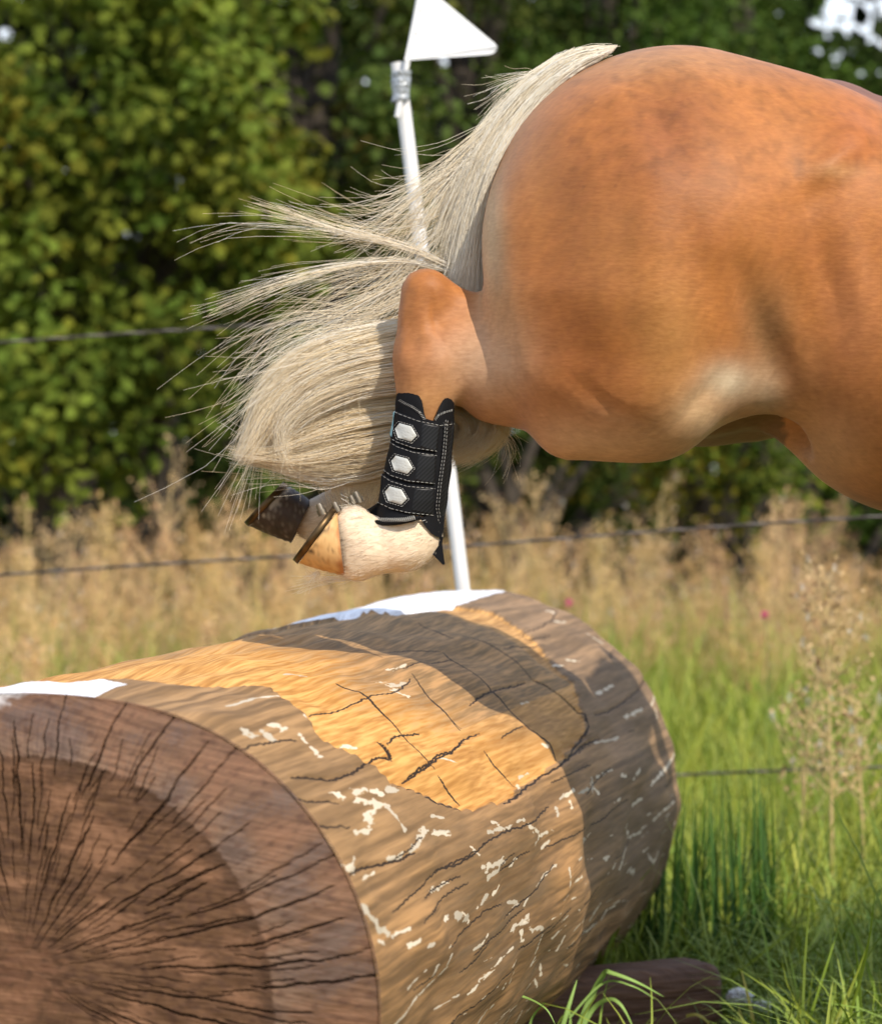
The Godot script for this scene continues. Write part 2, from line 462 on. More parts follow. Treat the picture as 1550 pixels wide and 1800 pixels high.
# ---------------------------------------------------------------- the log
const LOG_L := 2.834
var log_a := P(60, 1770, 4.17)
var log_ax := Vector3(0.175595, -0.000006, -0.984462)
var log_right := Vector3(0.984462, 0, 0.175595)
var log_up := Vector3(0, 1, 0)
const TH0 := -75.0
const TH1 := 165.0
const SW := 1280
const SH := 1664


func log_r(th: float, s: float) -> float:
	var t := clampf(s / LOG_L, 0.0, 1.0)
	var q := (th - 2.0) / 30.0
	var r := 0.362 - 0.03 * (1.0 - t) * exp(-q * q)
	var q2 := (th - 88.0) / 30.0
	r += 0.011 * (1.0 - t) * exp(-q2 * q2)
	return r


func log_pt(s: float, th: float, off: float) -> Vector3:
	var a := deg_to_rad(th)
	return log_a + log_ax * s + (log_up * cos(a) + log_right * sin(a)) * (log_r(th, s) + off)


func log_texture() -> Array:
	var grain := gray(21, 0.045, SW, SH, 44, SH, 4).get_data()            # long along the log
	var blotch := gray(22, 0.012, SW, SH, 128, 320, 4).get_data()
	var fine := gray(23, 0.13, SW, SH, 150, SH, 3).get_data()
	var rag := gray(24, 0.09, SW, SH, 520, SH, 3).get_data()
	var mw := SW / 8
	var mh := SH / 8
	var poly := PackedVector2Array()
	for p in PATCH:
		poly.append(Vector2(p[0] / LOG_L * mw, (p[1] - TH0) / (TH1 - TH0) * mh))
	var mb := PackedByteArray()
	mb.resize(mw * mh)
	for y in mh:
		for x in mw:
			mb[y * mw + x] = 255 if Geometry2D.is_point_in_polygon(Vector2(x + 0.5, y + 0.5), poly) else 0
	var mi := Image.create_from_data(mw, mh, false, Image.FORMAT_L8, mb)
	mi.resize(SW, SH, Image.INTERPOLATE_CUBIC)
	var mask := mi.get_data()
	var out := PackedByteArray()
	out.resize(SW * SH * 3)
	var hgt := PackedByteArray()
	hgt.resize(SW * SH)
	var i := 0
	for y in SH:
		var th := TH0 + (TH1 - TH0) * y / SH
		var low := smoothstep(58.0, 92.0, th)
		var under := smoothstep(95.0, 140.0, th)
		for x in SW:
			var s := LOG_L * x / SW
			var g := grain[i] / 255.0
			var b := blotch[i] / 255.0
			var f := fine[i] / 255.0
			# weathered top to tawny side
			var k := clampf((g - 0.5) * 2.0 + (f - 0.5) * 0.7 + 0.5, 0.0, 1.0)
			var far := clampf((s - 1.35) * 1.4 + (b - 0.5) * 0.8, 0.0, 1.0) * (1.0 - under)
			var r := lerpf(lerpf(124.0, 158.0, k), lerpf(114.0, 170.0, k), low)
			var gg := lerpf(lerpf(95.0, 123.0, k), lerpf(85.0, 127.0, k), low)
			var bb := lerpf(lerpf(62.0, 83.0, k), lerpf(52.0, 80.0, k), low)
			r = lerpf(r, lerpf(112.0, 142.0, k), far * 0.85); gg = lerpf(gg, lerpf(91.0, 115.0, k), far * 0.85); bb = lerpf(bb, lerpf(69.0, 87.0, k), far * 0.85)
			var dk := clampf((b - 0.5) * 4.0, 0.0, 1.0) * (0.35 + 0.65 * low) * clampf((g - 0.3) * 2.5, 0.0, 1.0)
			r = lerpf(r, 84.0, dk * 0.75); gg = lerpf(gg, 68.0, dk * 0.75); bb = lerpf(bb, 48.0, dk * 0.75)
			var mk := clampf((mask[i] / 255.0 - 0.5) * 3.0 + 0.5 + (f - 0.5) * 1.3, 0.0, 1.0)
			if mk > 0.0:
				var w := clampf((s - 0.95) * 1.6 + (40.0 - th) * 0.01 + (b - 0.5) * 2.0 + (f - 0.5) * 1.5, 0.0, 1.0)
				if th > 50.0 or s > 2.05:
					w *= 0.5
				var y1 := clampf((f - 0.5) * 1.7 + (g - 0.5) + 0.5, 0.0, 1.0)
				var pr := lerpf(180.0, 212.0, y1)
				var pg := lerpf(124.0, 160.0, y1)
				var pb := lerpf(58.0, 92.0, y1)
				pr = lerpf(pr, lerpf(120.0, 168.0, y1), w * 0.85); pg = lerpf(pg, lerpf(100.0, 130.0, y1), w * 0.85); pb = lerpf(pb, lerpf(72.0, 88.0, y1), w * 0.85)
				r = lerpf(r, pr, mk); gg = lerpf(gg, pg, mk); bb = lerpf(bb, pb, mk)
			# white paint on the two shoulders of the take-off side
			var e := (f - 0.5) * 1.6 + (b - 0.5) * 2.5
			var wt := 8.0 + s * 6.0 - maxf(s - 0.17, 0.0) * 150.0 - (10.0 if th < -16.0 + e else 0.0) * maxf(s * 10.0, 0.0)
			if th + e * 0.6 < wt or (s > 1.76 and th + e * 0.7 < minf(-1.0 + (s - 1.76) * 22.0, 10.5 - maxf(s - 2.3, 0.0) * 4.0) and th > -50.0):
				r = 222.0 + f * 20.0; gg = r; bb = r + 2.0
			var l := 0.86 + 0.12 * f + 0.16 * g
			out[i * 3] = int(clampf(r * l, 0.0, 255.0)); out[i * 3 + 1] = int(clampf(gg * l, 0.0, 255.0)); out[i * 3 + 2] = int(clampf(bb * l, 0.0, 255.0))
			hgt[i] = int(clampf(128.0 + (g - 0.5) * 150.0 + (f - 0.5) * 90.0, 40.0, 255.0))
			i += 1
	var mm_x := LOG_L / SW
	var mm_y := deg_to_rad(TH1 - TH0) * 0.36 / SH
	# flakes of old white paint
	var flakes := []
	for f in LOG_FLAKES:
		flakes.append(f)
	for k in 150:
		var th := rng.randf_range(84, 150)
		var s := rng.randf_range(0.15, 2.8)
		flakes.append([s, th, s + rng.randf_range(0.01, 0.09), th + rng.randf_range(-0.6, 0.4), rng.randf_range(0.5, 1.6)])
	for f in flakes:
		var rr: float = f[4] * 0.00085
		var p := Vector2(f[0] / mm_x, (f[1] - TH0) / (TH1 - TH0) * SH)
		var q := Vector2(f[2] / mm_x, (f[3] - TH0) / (TH1 - TH0) * SH)
		var rx := rr * 4.5 / mm_x
		var ry := rr / mm_y
		var scale := Vector2(1.0 / rx, 1.0 / ry)
		var a := p * scale
		var ab := q * scale - a
		var shade := rng.randf_range(0.8, 1.0)
		for y in range(int(minf(p.y, q.y) - ry * 2.6), int(maxf(p.y, q.y) + ry * 2.6) + 1):
			if y < 0 or y >= SH:
				continue
			for x in range(maxi(0, int(minf(p.x, q.x) - rx * 2.6)), mini(SW - 1, int(maxf(p.x, q.x) + rx * 2.6)) + 1):
				var u := Vector2(x, y) * scale - a
				var h := clampf(u.dot(ab) / maxf(ab.length_squared(), 1e-6), 0.0, 1.0)
				var j := y * SW + x
				var d := (u - ab * h).length() + (rag[j] / 255.0 - 0.5) * 3.2 + (fine[j] / 255.0 - 0.5) * 0.8
				if d < 1.0:
					var w := clampf((1.0 - d) * 4.0, 0.0, 1.0)
					out[j * 3] = int(lerpf(out[j * 3], 222.0 * shade, w)); out[j * 3 + 1] = int(lerpf(out[j * 3 + 1], 206.0 * shade, w)); out[j * 3 + 2] = int(lerpf(out[j * 3 + 2], 180.0 * shade, w))
					hgt[j] = int(lerpf(hgt[j], 235.0, w))
	# drying cracks: dark lines in the texture; the grooves themselves are cut into the mesh
	for c in cracks:
		var n: int = (c.size() - 1) / 2
		for k in n - 1:
			var p := Vector2(c[1 + k * 2] / mm_x, (c[2 + k * 2] - TH0) / (TH1 - TH0) * SH)
			var q := Vector2(c[3 + k * 2] / mm_x, (c[4 + k * 2] - TH0) / (TH1 - TH0) * SH)
			var st := maxi(2, int((q - p).length() * 1.5))
			for j in st:
				var h := float(j) / st
				var o := p.lerp(q, h) + Vector2(0.0, noise.get_noise_2d(p.x + h * 12.0, p.y) * 2.4)
				var ends := minf(1.0, minf(k + h, n - 1 - k - h) * 1.6 + 0.25)
				var ry: float = c[0] * 0.0003 / mm_y * ends * (0.8 + 0.6 * noise.get_noise_2d(h * 20.0 + p.x, p.y))
				var rx: float = c[0] * 0.0022 / mm_x * ends
				for y in range(int(o.y - ry - 1.0), int(o.y + ry + 1.0) + 1):
					for x in range(int(o.x - rx), int(o.x + rx) + 1):
						if x >= 0 and x < SW and y >= 0 and y < SH:
							var w := clampf(0.95 + ry - absf(y - o.y) - absf(x - o.x) / rx * ry, 0.0, 1.0)
							var m := y * SW + x
							out[m * 3] = int(lerpf(out[m * 3], 46.0, w)); out[m * 3 + 1] = int(lerpf(out[m * 3 + 1], 33.0, w)); out[m * 3 + 2] = int(lerpf(out[m * 3 + 2], 22.0, w))
							hgt[m] = int(lerpf(hgt[m], 0.0, w))
	return [ImageTexture.create_from_image(Image.create_from_data(SW, SH, false, Image.FORMAT_RGB8, out)), ImageTexture.create_from_image(Image.create_from_data(SW, SH, false, Image.FORMAT_L8, hgt)), mask]


var cracks := []


func make_log() -> void:
	var t := thing("felled_log", "huge weathered log with a yellow hewn patch and white paint flakes under the jumping horse", "log", Vector3(-0.2, 0, -5.5))
	for c in LOG_CRACKS:
		cracks.append(c)
	for k in 46:                                  # more fine checks along the grain of the side
		var th := rng.randf_range(66, 150)
		var s := rng.randf_range(0.02, 2.6)
		var c := [rng.randf_range(0.6, 1.3)]
		for j in rng.randi_range(3, 7):
			c.append(s); c.append(th)
			s += rng.randf_range(0.03, 0.09)
			th += rng.randf_range(-0.7, 0.4)
			if s > LOG_L - 0.02:
				break
		if c.size() > 5:
			cracks.append(c)
	var tx := log_texture()
	var side := mat("log_side", Color(1, 1, 1), 0.78, false)
	side.albedo_texture = tx[0]
	side.heightmap_enabled = true
	side.heightmap_texture = tx[1]
	side.heightmap_scale = 0.04
	side.metallic_specular = 0.35
	var mask: PackedByteArray = tx[2]
	# the round side: a fine grid where it shows, a coarse one beneath
	var ns := 470
	var ths := PackedFloat32Array()
	var dense := 520
	for k in dense + 1:
		ths.append(TH0 + 1.0 + (TH1 - TH0 - 2.0) * k / dense)
	var hs := PackedFloat32Array()
	hs.resize(ns * (dense + 1))
	for c in cracks:
		if c[0] < 2.1:
			continue
		var n: int = (c.size() - 1) / 2
		for k in n - 1:
			var p := Vector2(c[1 + k * 2] / LOG_L * (ns - 1), (c[2 + k * 2] - ths[0]) / (ths[dense] - ths[0]) * dense)
			var q := Vector2(c[3 + k * 2] / LOG_L * (ns - 1), (c[4 + k * 2] - ths[0]) / (ths[dense] - ths[0]) * dense)
			var st := maxi(2, int((q - p).length() * 2.0))
			for j in st:
				var o := p.lerp(q, float(j) / st)
				for dx in 2:
					var xx := clampi(int(o.x) + dx, 0, ns - 1)
					for dy in range(-1, 3):
						var yy := clampi(int(o.y) + dy, 0, dense)
						var g := clampf(1.2 - absf(xx - o.x), 0.0, 1.0) * clampf(1.15 - absf(yy - o.y) * 0.85, 0.0, 1.0)
						hs[yy * ns + xx] = minf(hs[yy * ns + xx], -0.0011 * c[0] * g)
	var mb := MB.new()
	for y in dense + 1:
		for x in ns:
			var s := LOG_L * x / (ns - 1)
			var th := ths[y]
			var off := hs[y * ns + x]
			off += noise.get_noise_3d(s * 7.0, th * 0.14, 3.0) * 0.011 + noise.get_noise_3d(s * 26.0, th * 3.0, 7.0) * 0.0005
			var ty := clampi(int((th - TH0) / (TH1 - TH0) * SH), 0, SH - 1)
			var tx2 := clampi(int(s / LOG_L * SW), 0, SW - 1)
			off *= smoothstep(-0.01, 0.05, s)
			off -= 0.007 * mask[ty * SW + tx2] / 255.0
			off -= 0.02 * smoothstep(LOG_L - 0.05, LOG_L, s) * smoothstep(LOG_L - 0.05, LOG_L, s)
			mb.vert(log_pt(s, th, off), log_pt(s, th, 1.0) - log_pt(s, th, 0.0), Color.WHITE, Vector2(s / LOG_L, (th - TH0) / (TH1 - TH0)))
	mb.grid(dense + 1, ns, 0)
	mb.smooth()
	put("side", mb.mesh(), side, t)
	var ub := MB.new()
	for y in 25:
		for x in 30:
			var s := LOG_L * x / 29.0
			var th := TH1 - 1.4 + (360.0 - TH1 + TH0 + 2.8) * y / 24.0
			ub.vert(log_pt(s, th, 0.0), log_pt(s, th, 1.0) - log_pt(s, th, 0.0), Color.WHITE, Vector2(s / LOG_L, 0.97 - 0.2 * absf(y - 12.0) / 12.0))
	ub.grid(25, 30, 0)
	put("underside", ub.mesh(), side, t)
	# far end
	var fb := MB.new()
	var ring := []
	for k in 64:
		ring.append(log_pt(LOG_L - 0.002, 360.0 * k / 64, -0.02))
	fb.flat(ring, log_ax, Color(0.17, 0.1, 0.06))
	var grainmat := mat("end_grain", Color(1, 1, 1), 0.72)
	grainmat.albedo_texture = toned(gray(31, 0.04, 1024, 1024, 60, 1024, 5), Color(0.7, 0.66, 0.62), Color(1, 0.98, 0.95))
	grainmat.heightmap_enabled = true
	grainmat.heightmap_texture = tex(gray(31, 0.06, 1024, 1024, 200, 1024, 5))
	grainmat.heightmap_scale = 0.05
	grainmat.metallic_specular = 0.35
	put("far_end", fb.mesh(), grainmat, t)
	make_log_end(t, grainmat)


func make_log_end(t: Node3D, m: Material) -> void:
	# sawn end: columns run out from the pith, rows from the pith to the arris and down the bevel to the rim
	var front := 0.06
	var c_in := P(50, 1770, 4.11)
	var pith := P(42, 1702, 4.11)
	var rin := 0.262
	var rise := pith.y - c_in.y
	var aside := (pith - c_in).dot(log_right)
	var cols := PackedFloat32Array()
	var a := -25.0
	while a < 335.0:
		cols.append(a)
		a += 0.19 if a < 128.0 else 4.0
	cols.append(335.0)
	var nc := cols.size()
	var r1 := 120
	var r2 := 34
	var nr := r1 + r2
	var hs := PackedFloat32Array()
	hs.resize(nc * nr)
	var crack_dark := PackedFloat32Array()
	crack_dark.resize(nc * nr)
	# rows as share of the way: 0..1 to the arris, 1..1.35 to the rim
	var share := PackedFloat32Array()
	for k in nr:
		share.append(0.001 + 0.999 * k / (r1 - 1) if k < r1 else 1.0 + 0.37 * (k - r1) / (r2 - 1))
	for k in 140:
		var big := k % 5 == 0
		var phi := -22.0 + 147.0 * (k + rng.randf_range(-0.4, 0.4)) / 140.0
		var u0 := rng.randf_range(0.12, 1.0)
		var u1 := u0 + (rng.randf_range(0.35, 0.9) if big else rng.randf_range(0.1, 0.4))
		var width := rng.randf_range(0.0008, 0.0014) if big else rng.randf_range(0.00035, 0.0007)
		var sd := rng.randf() * 1000.0
		var drift := rng.randf_range(-2.0, 2.0)
		for r in nr:
			var u := share[r]
			if u < u0 or u > u1:
				continue
			var q := (u - u0) / (u1 - u0)
			var w := width * minf(1.0, u * 1.6 + 0.1) * minf(1.0, minf(q, 1.0 - q) * 5.0 + 0.2) * (0.8 + 0.5 * noise.get_noise_2d(u * 300.0, sd))
			var jag := noise.get_noise_2d(u * 40.0, sd) * 0.3 + snappedf(noise.get_noise_2d(u * 14.0, sd + 50.0), 0.35) * 1.2
			var pc := phi + drift * q + jag * 0.26 / maxf(u * 0.26, 0.08) * 0.5
			var half := rad_to_deg(w / maxf(u * 0.262, 0.02))
			var lo := int((pc - half * 1.5 + 25.0) / 0.19)
			for cidx in range(maxi(lo, 0), mini(int((pc + half * 1.5 + 25.0) / 0.19) + 2, 804)):
				var d := absf(cols[cidx] - pc) / maxf(half, 0.1)
				var g := clampf(1.4 - d, 0.0, 1.0)
				var ix := r * nc + cidx
				hs[ix] = minf(hs[ix], -g * (0.0025 + width * 3.0))
				crack_dark[ix] = maxf(crack_dark[ix], g)
	var disc := MB.new()
	var bevel := MB.new()
	for r in nr:
		var u := share[r]
		for c in nc:
			var an := deg_to_rad(cols[c])
			var dir := log_up * cos(an) + log_right * sin(an)
			# from the pith to the arris circle
			var off2 := Vector2(aside, rise)
			var d2 := Vector2(sin(an), cos(an))
			var bq := off2.dot(d2)
			var len := -bq + sqrt(bq * bq - off2.length_squared() + rin * rin)
			var wob := 1.0 + 0.012 * noise.get_noise_2d(cols[c] * 1.2, 40.0)
			var p: Vector3
			var edge: Vector3 = pith + dir * len * wob
			var nn := -log_ax
			if u <= 1.0:
				p = pith + dir * len * u * wob
				var dom := (1.0 - u * u) * 0.006
				p -= log_ax * dom
			else:
				var e2 := edge - c_in
				var th := rad_to_deg(atan2(e2.dot(log_right), e2.y))
				var q := (u - 1.0) / 0.37
				var rim := log_pt(0.004, th, 0.0015)
				p = edge.lerp(rim, q) - log_ax * 0.012 * sin(q * PI)
				nn = (-log_ax + dir * 0.6).normalized()
			var x := (p - c_in).dot(log_right)
			var y := p.y - c_in.y
			p += log_ax * (-hs[r * nc + c])
			p -= log_ax * (noise.get_noise_2d(x * 160.0, y * 160.0) * 0.0009)
			var b1 := noise.get_noise_2d(x * 30.0 + 200.0, y * 42.0)
			var b2 := noise.get_noise_2d(x * 150.0, y * 230.0 + 300.0)
			var b3 := noise.get_noise_2d(x * 420.0, y * 800.0 + 700.0)
			var col: Color
			if u <= 1.0:
				col = lin(114, 84, 61)
				col = col.lerp(lin(148, 110, 83), clampf(b1 * 2.4 + b3 * 0.35, 0.0, 0.9))
				col = col.lerp(lin(84, 59, 43), clampf(-b2 * 1.2 + b3 * 0.25 - 0.1 - b1 * 0.6, 0.0, 0.6))
				if u < 0.2:
					col = col.lerp(lin(128, 92, 69), clampf((0.2 - u) * 5.0 + b2, 0.0, 0.7))
				if u > 0.9:
					col = col.lerp(lin(78, 58, 44), clampf((u - 0.92) * 9.0 + b2 * 0.4, 0.0, 0.6))  # shade under the arris, painted as a darker edge
			else:
				col = lin(120, 91, 70).lerp(lin(140, 118, 102), clampf(1.0 - (u - 1.0) * 6.0, 0.0, 0.5))  # paler by the arris: sky light painted onto the bevel
				col = col.lerp(lin(134, 99, 76), clampf(b1 * 1.4 + b3 * 0.8, 0.0, 0.8))
				col = col.lerp(lin(106, 88, 80), clampf(-b1 * 1.6 + b3 * 0.6, 0.0, 0.8))
				col = col.lerp(lin(86, 60, 46), clampf(b2 * 1.5 - 0.25, 0.0, 0.6))
				if cols[c] < 6.0:
					var wq := (u - 1.27) * 9.0 - (cols[c] + 6.0) * 0.13 + b2 * 0.8
					col = col.lerp(Color(0.72, 0.72, 0.73), clampf(wq, 0.0, 1.0))
			col = col.lerp(lin(40, 27, 20), crack_dark[r * nc + c] * 0.8)  # cracks coloured darker than the wood around them
			if u <= 1.0:
				disc.vert(p, nn, col, Vector2(x, y + x * 0.1) * 3.4)
			if u >= 1.0 and r >= r1 - 1:
				bevel.vert(p, nn, col, Vector2(x, y + x * 0.25) * 3.4)
	disc.grid(disc.v.size() / nc, nc, 0)
	disc.smooth()
	bevel.grid(bevel.v.size() / nc, nc, 0)
	bevel.smooth()
	put("end_face", disc.mesh(), m, t)
	put("bevel", bevel.mesh(), m, t)


# ---------------------------------------------------------------- the horse's body
var qa := PackedVector3Array()
var qb := PackedVector3Array()      # b - a, or the radii of an ellipsoid
var qf := PackedFloat32Array()      # ra, rb - ra, k, 1 / |ab|^2
var qt := PackedInt32Array()
var riding := false
const RIDER := [
	["e", 1905, 150, -225, 95, 80, 100, 0.03],
	["c", 1905, 130, -225, 84, 2100, -130, -270, 96, 0.04],
	["c", 2100, -130, -180, 62, 2100, -130, -360, 62, 0.03],
	["c", 2125, -190, -275, 42, 2170, -270, -280, 42, 0.02],
	["e", 2195, -320, -285, 76, 92, 68, 0.02],
	["c", 2250, -300, -285, 12, 2266, -285, -285, 9, 0.01],
	["c", 1925, 180, -150, 92, 2125, 330, 110, 70, 0.03],
	["c", 2125, 330, 110, 64, 1990, 620, 140, 40, 0.03],
	["c", 1985, 640, 140, 38, 2085, 660, 150, 28, 0.02],
	["c", 1925, 180, -310, 92, 2125, 330, -590, 70, 0.03],
	["c", 2125, 330, -590, 64, 1990, 620, -610, 40, 0.03],
	["c", 1985, 640, -610, 38, 2085, 660, -620, 28, 0.02],
	["c", 2100, -120, -160, 52, 2185, 60, -130, 40, 0.03],
	["c", 2185, 60, -130, 38, 2330, 40, -250, 28, 0.02],
	["c", 2330, 40, -250, 30, 2370, 42, -262, 24, 0.01],
	["c", 2100, -120, -390, 52, 2185, 60, -440, 40, 0.03],
	["c", 2185, 60, -440, 38, 2330, 40, -350, 28, 0.02],
	["c", 2330, 40, -350, 30, 2370, 42, -340, 24, 0.01],
]


func read_body(list: Array) -> void:
	qa.clear(); qb.clear(); qf.clear(); qt.clear()
	for p in list:
		var a := H(p[1], p[2], p[3])
		qa.append(a)
		if p[0] == "e":
			qt.append(0)
			qb.append(Vector3(p[4], p[5], p[6]) * HP)
			qf.append_array([0.0, 0.0, p[7], 0.0])
		else:
			qt.append(1 if p[0] == "c" else 2)
			var ab := H(p[5], p[6], p[7]) - a
			qb.append(ab)
			qf.append_array([p[4] * HP, (p[8] - p[4]) * HP, p[9], 1.0 / ab.length_squared()])


func dist1(k: int, p: Vector3) -> float:
	var v := p - qa[k]
	var b := qb[k]
	if qt[k] == 0:
		var s := v / b
		var l := s.length()
		return l * (l - 1.0) / ((s / b).length() + 1e-9)
	var h := clampf(v.dot(b) * qf[k * 4 + 3], 0.0, 1.0)
	return (v - b * h).length() - qf[k * 4] - qf[k * 4 + 1] * h


func field(p: Vector3, list: PackedInt32Array) -> float:
	var res := 1.0
	for k in list:
		var d: float
		var v := p - qa[k]
		var b := qb[k]
		var ty := qt[k]
		if ty == 0:
			var s := v / b
			var l := s.length()
			d = l * (l - 1.0) / ((s / b).length() + 1e-9)
		else:
			var h := clampf(v.dot(b) * qf[k * 4 + 3], 0.0, 1.0)
			d = (v - b * h).length() - qf[k * 4] - qf[k * 4 + 1] * h
		var kk := qf[k * 4 + 2]
		if ty == 2:
			var x := kk - absf(res + d)
			res = maxf(res, -d)
			if x > 0.0:
				res += x * x / (4.0 * kk)
		else:
			var x := kk - absf(res - d)
			res = minf(res, d)
			if x > 0.0:
				res -= x * x / (4.0 * kk)
	return res


func nets(lo: Vector3, hi: Vector3, cell: float, mb: MB) -> void:
	var B := 8
	var N := B + 1
	var bs := cell * B
	var rb := bs * 0.87
	var nb := Vector3i(((hi - lo) / bs).ceil())
	var W := nb.x * B + 2
	var Hh := nb.y * B + 2
	var cells := {}
	var edges := PackedInt32Array()         # packed: axis, sign, key
	var val := PackedFloat32Array()
	val.resize(N * N * N)
	var off := [0, 1, N, N + 1, N * N, N * N + 1, N * N + N, N * N + N + 1]
	for bz in nb.z:
		for by in nb.y:
			for bx in nb.x:
				var org := lo + Vector3(bx, by, bz) * bs
				var mid := org + Vector3.ONE * bs * 0.5
				var best := 9.0
				var ds := PackedFloat32Array()
				for k in qt.size():
					var d := dist1(k, mid)
					ds.append(d)
					if qt[k] < 2:
						best = minf(best, d)
				if best > rb + 0.03:
					continue
				var list := PackedInt32Array()
				for k in qt.size():
					if ds[k] < (best + 2.0 * rb + qf[k * 4 + 2] + 0.04 if qt[k] < 2 else rb + qf[k * 4 + 2] + maxf(0.0, -best) + rb):
						list.append(k)
				if absf(field(mid, list)) > rb + 0.02:
					continue
				var i := 0
				for z in N:
					for y in N:
						for x in N:
							val[i] = field(org + Vector3(x, y, z) * cell, list)
							i += 1
				for z in B:
					for y in B:
						for x in B:
							var o := x + y * N + z * N * N
							var n := 0
							for q in off:
								if val[o + q] < 0.0:
									n += 1
							var v0 := val[o]
							var key := (bx * B + x) + ((by * B + y) + (bz * B + z) * Hh) * W
							if n > 0 and n < 8:
								var acc := Vector3.ZERO
								var m := 0
								for e in 12:
									var ax := e / 4
									var f := e % 4
									var c0: int
									if ax == 0:
										c0 = (f & 1) * 2 + (f >> 1) * 4
									elif ax == 1:
										c0 = (f & 1) + (f >> 1) * 4
									else:
										c0 = (f & 1) + (f >> 1) * 2
									var c1 := c0 + (1 << ax)
									var a: float = val[o + off[c0]]
									var b: float = val[o + off[c1]]
									if (a < 0.0) != (b < 0.0):
										var pp := Vector3(c0 & 1, (c0 >> 1) & 1, c0 >> 2)
										pp[ax] += a / (a - b)
										acc += pp
										m += 1
								var u := acc / m
								var gx := 0.0
								var gy := 0.0
								var gz := 0.0
								for c in 8:
									var q: float = val[o + off[c]]
									var fx := u.x if c & 1 else 1.0 - u.x
									var fy := u.y if c & 2 else 1.0 - u.y
									var fz := u.z if c & 4 else 1.0 - u.z
									gx += q * fy * fz * (1.0 if c & 1 else -1.0)
									gy += q * fx * fz * (1.0 if c & 2 else -1.0)
									gz += q * fx * fy * (1.0 if c & 4 else -1.0)
								var p := org + (Vector3(x, y, z) + u) * cell
								var nn := Vector3(gx, gy, gz).normalized()
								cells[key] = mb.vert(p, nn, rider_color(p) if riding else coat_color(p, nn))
							if (v0 < 0.0) != (val[o + 1] < 0.0):
								edges.append(0); edges.append(key)
							if (v0 < 0.0) != (val[o + N] < 0.0):
								edges.append(1); edges.append(key)
							if (v0 < 0.0) != (val[o + N * N] < 0.0):
								edges.append(2); edges.append(key)
	for e in range(0, edges.size(), 2):
		var k := edges[e + 1]
		var d1 := W if edges[e] == 0 else (W * Hh if edges[e] == 1 else 1)
		var d2 := W * Hh if edges[e] == 0 else (1 if edges[e] == 1 else W)
		if cells.has(k) and cells.has(k - d1) and cells.has(k - d2) and cells.has(k - d1 - d2):
			mb.quad(cells[k], cells[k - d1], cells[k - d1 - d2], cells[k - d2])


# patches of the coat and painted muscle shading: centre, radii (horse drawing), colour, strength
var coat_shade_spots := [
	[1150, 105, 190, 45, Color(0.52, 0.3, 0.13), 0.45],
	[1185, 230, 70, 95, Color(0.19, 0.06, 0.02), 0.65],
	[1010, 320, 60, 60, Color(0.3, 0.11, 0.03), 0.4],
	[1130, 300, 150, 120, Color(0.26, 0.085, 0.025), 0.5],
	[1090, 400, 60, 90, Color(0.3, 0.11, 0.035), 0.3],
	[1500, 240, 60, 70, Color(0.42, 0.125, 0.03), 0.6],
	[1470, 300, 45, 14, Color(0.56, 0.32, 0.15), 0.6],  # hip bone's highlight painted into the coat
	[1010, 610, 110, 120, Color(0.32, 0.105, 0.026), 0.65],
	[862, 430, 26, 150, Color(0.6, 0.45, 0.26), 0.75],
	[880, 600, 40, 110, Color(0.52, 0.31, 0.13), 0.5],
	[835, 640, 90, 80, Color(0.62, 0.4, 0.25), 0.9],
	[745, 560, 60, 75, Color(0.4, 0.16, 0.05), 0.8],
	[748, 705, 60, 36, Color(0.5, 0.27, 0.11), 0.7],
	[1050, 785, 180, 60, Color(0.6, 0.37, 0.2), 0.85],
	[1175, 600, 62, 130, Color(0.53, 0.27, 0.09), 0.6],
	[1282, 672, 50, 36, Color(0.74, 0.6, 0.42), 0.95],
	[1225, 725, 50, 46, Color(0.66, 0.46, 0.26), 0.75],
	[1350, 580, 48, 95, Color(0.27, 0.16, 0.075), 0.65],
	[1420, 640, 40, 60, Color(0.32, 0.15, 0.06), 0.45],
	[1350, 690, 34, 50, Color(0.46, 0.34, 0.22), 0.7],
	[1430, 800, 90, 90, Color(0.58, 0.36, 0.18), 0.75],
	[1080, 470, 60, 130, Color(0.5, 0.23, 0.075), 0.3],
	[930, 300, 50, 120, Color(0.46, 0.21, 0.075), 0.4],
	[1330, 330, 110, 120, Color(0.45, 0.19, 0.07), 0.35],
	[1240, 420, 50, 80, Color(0.3, 0.11, 0.035), 0.35],
	[1440, 420, 70, 60, Color(0.4, 0.14, 0.04), 0.4],
	[1500, 560, 60, 120, Color(0.47, 0.2, 0.09), 0.4],
]


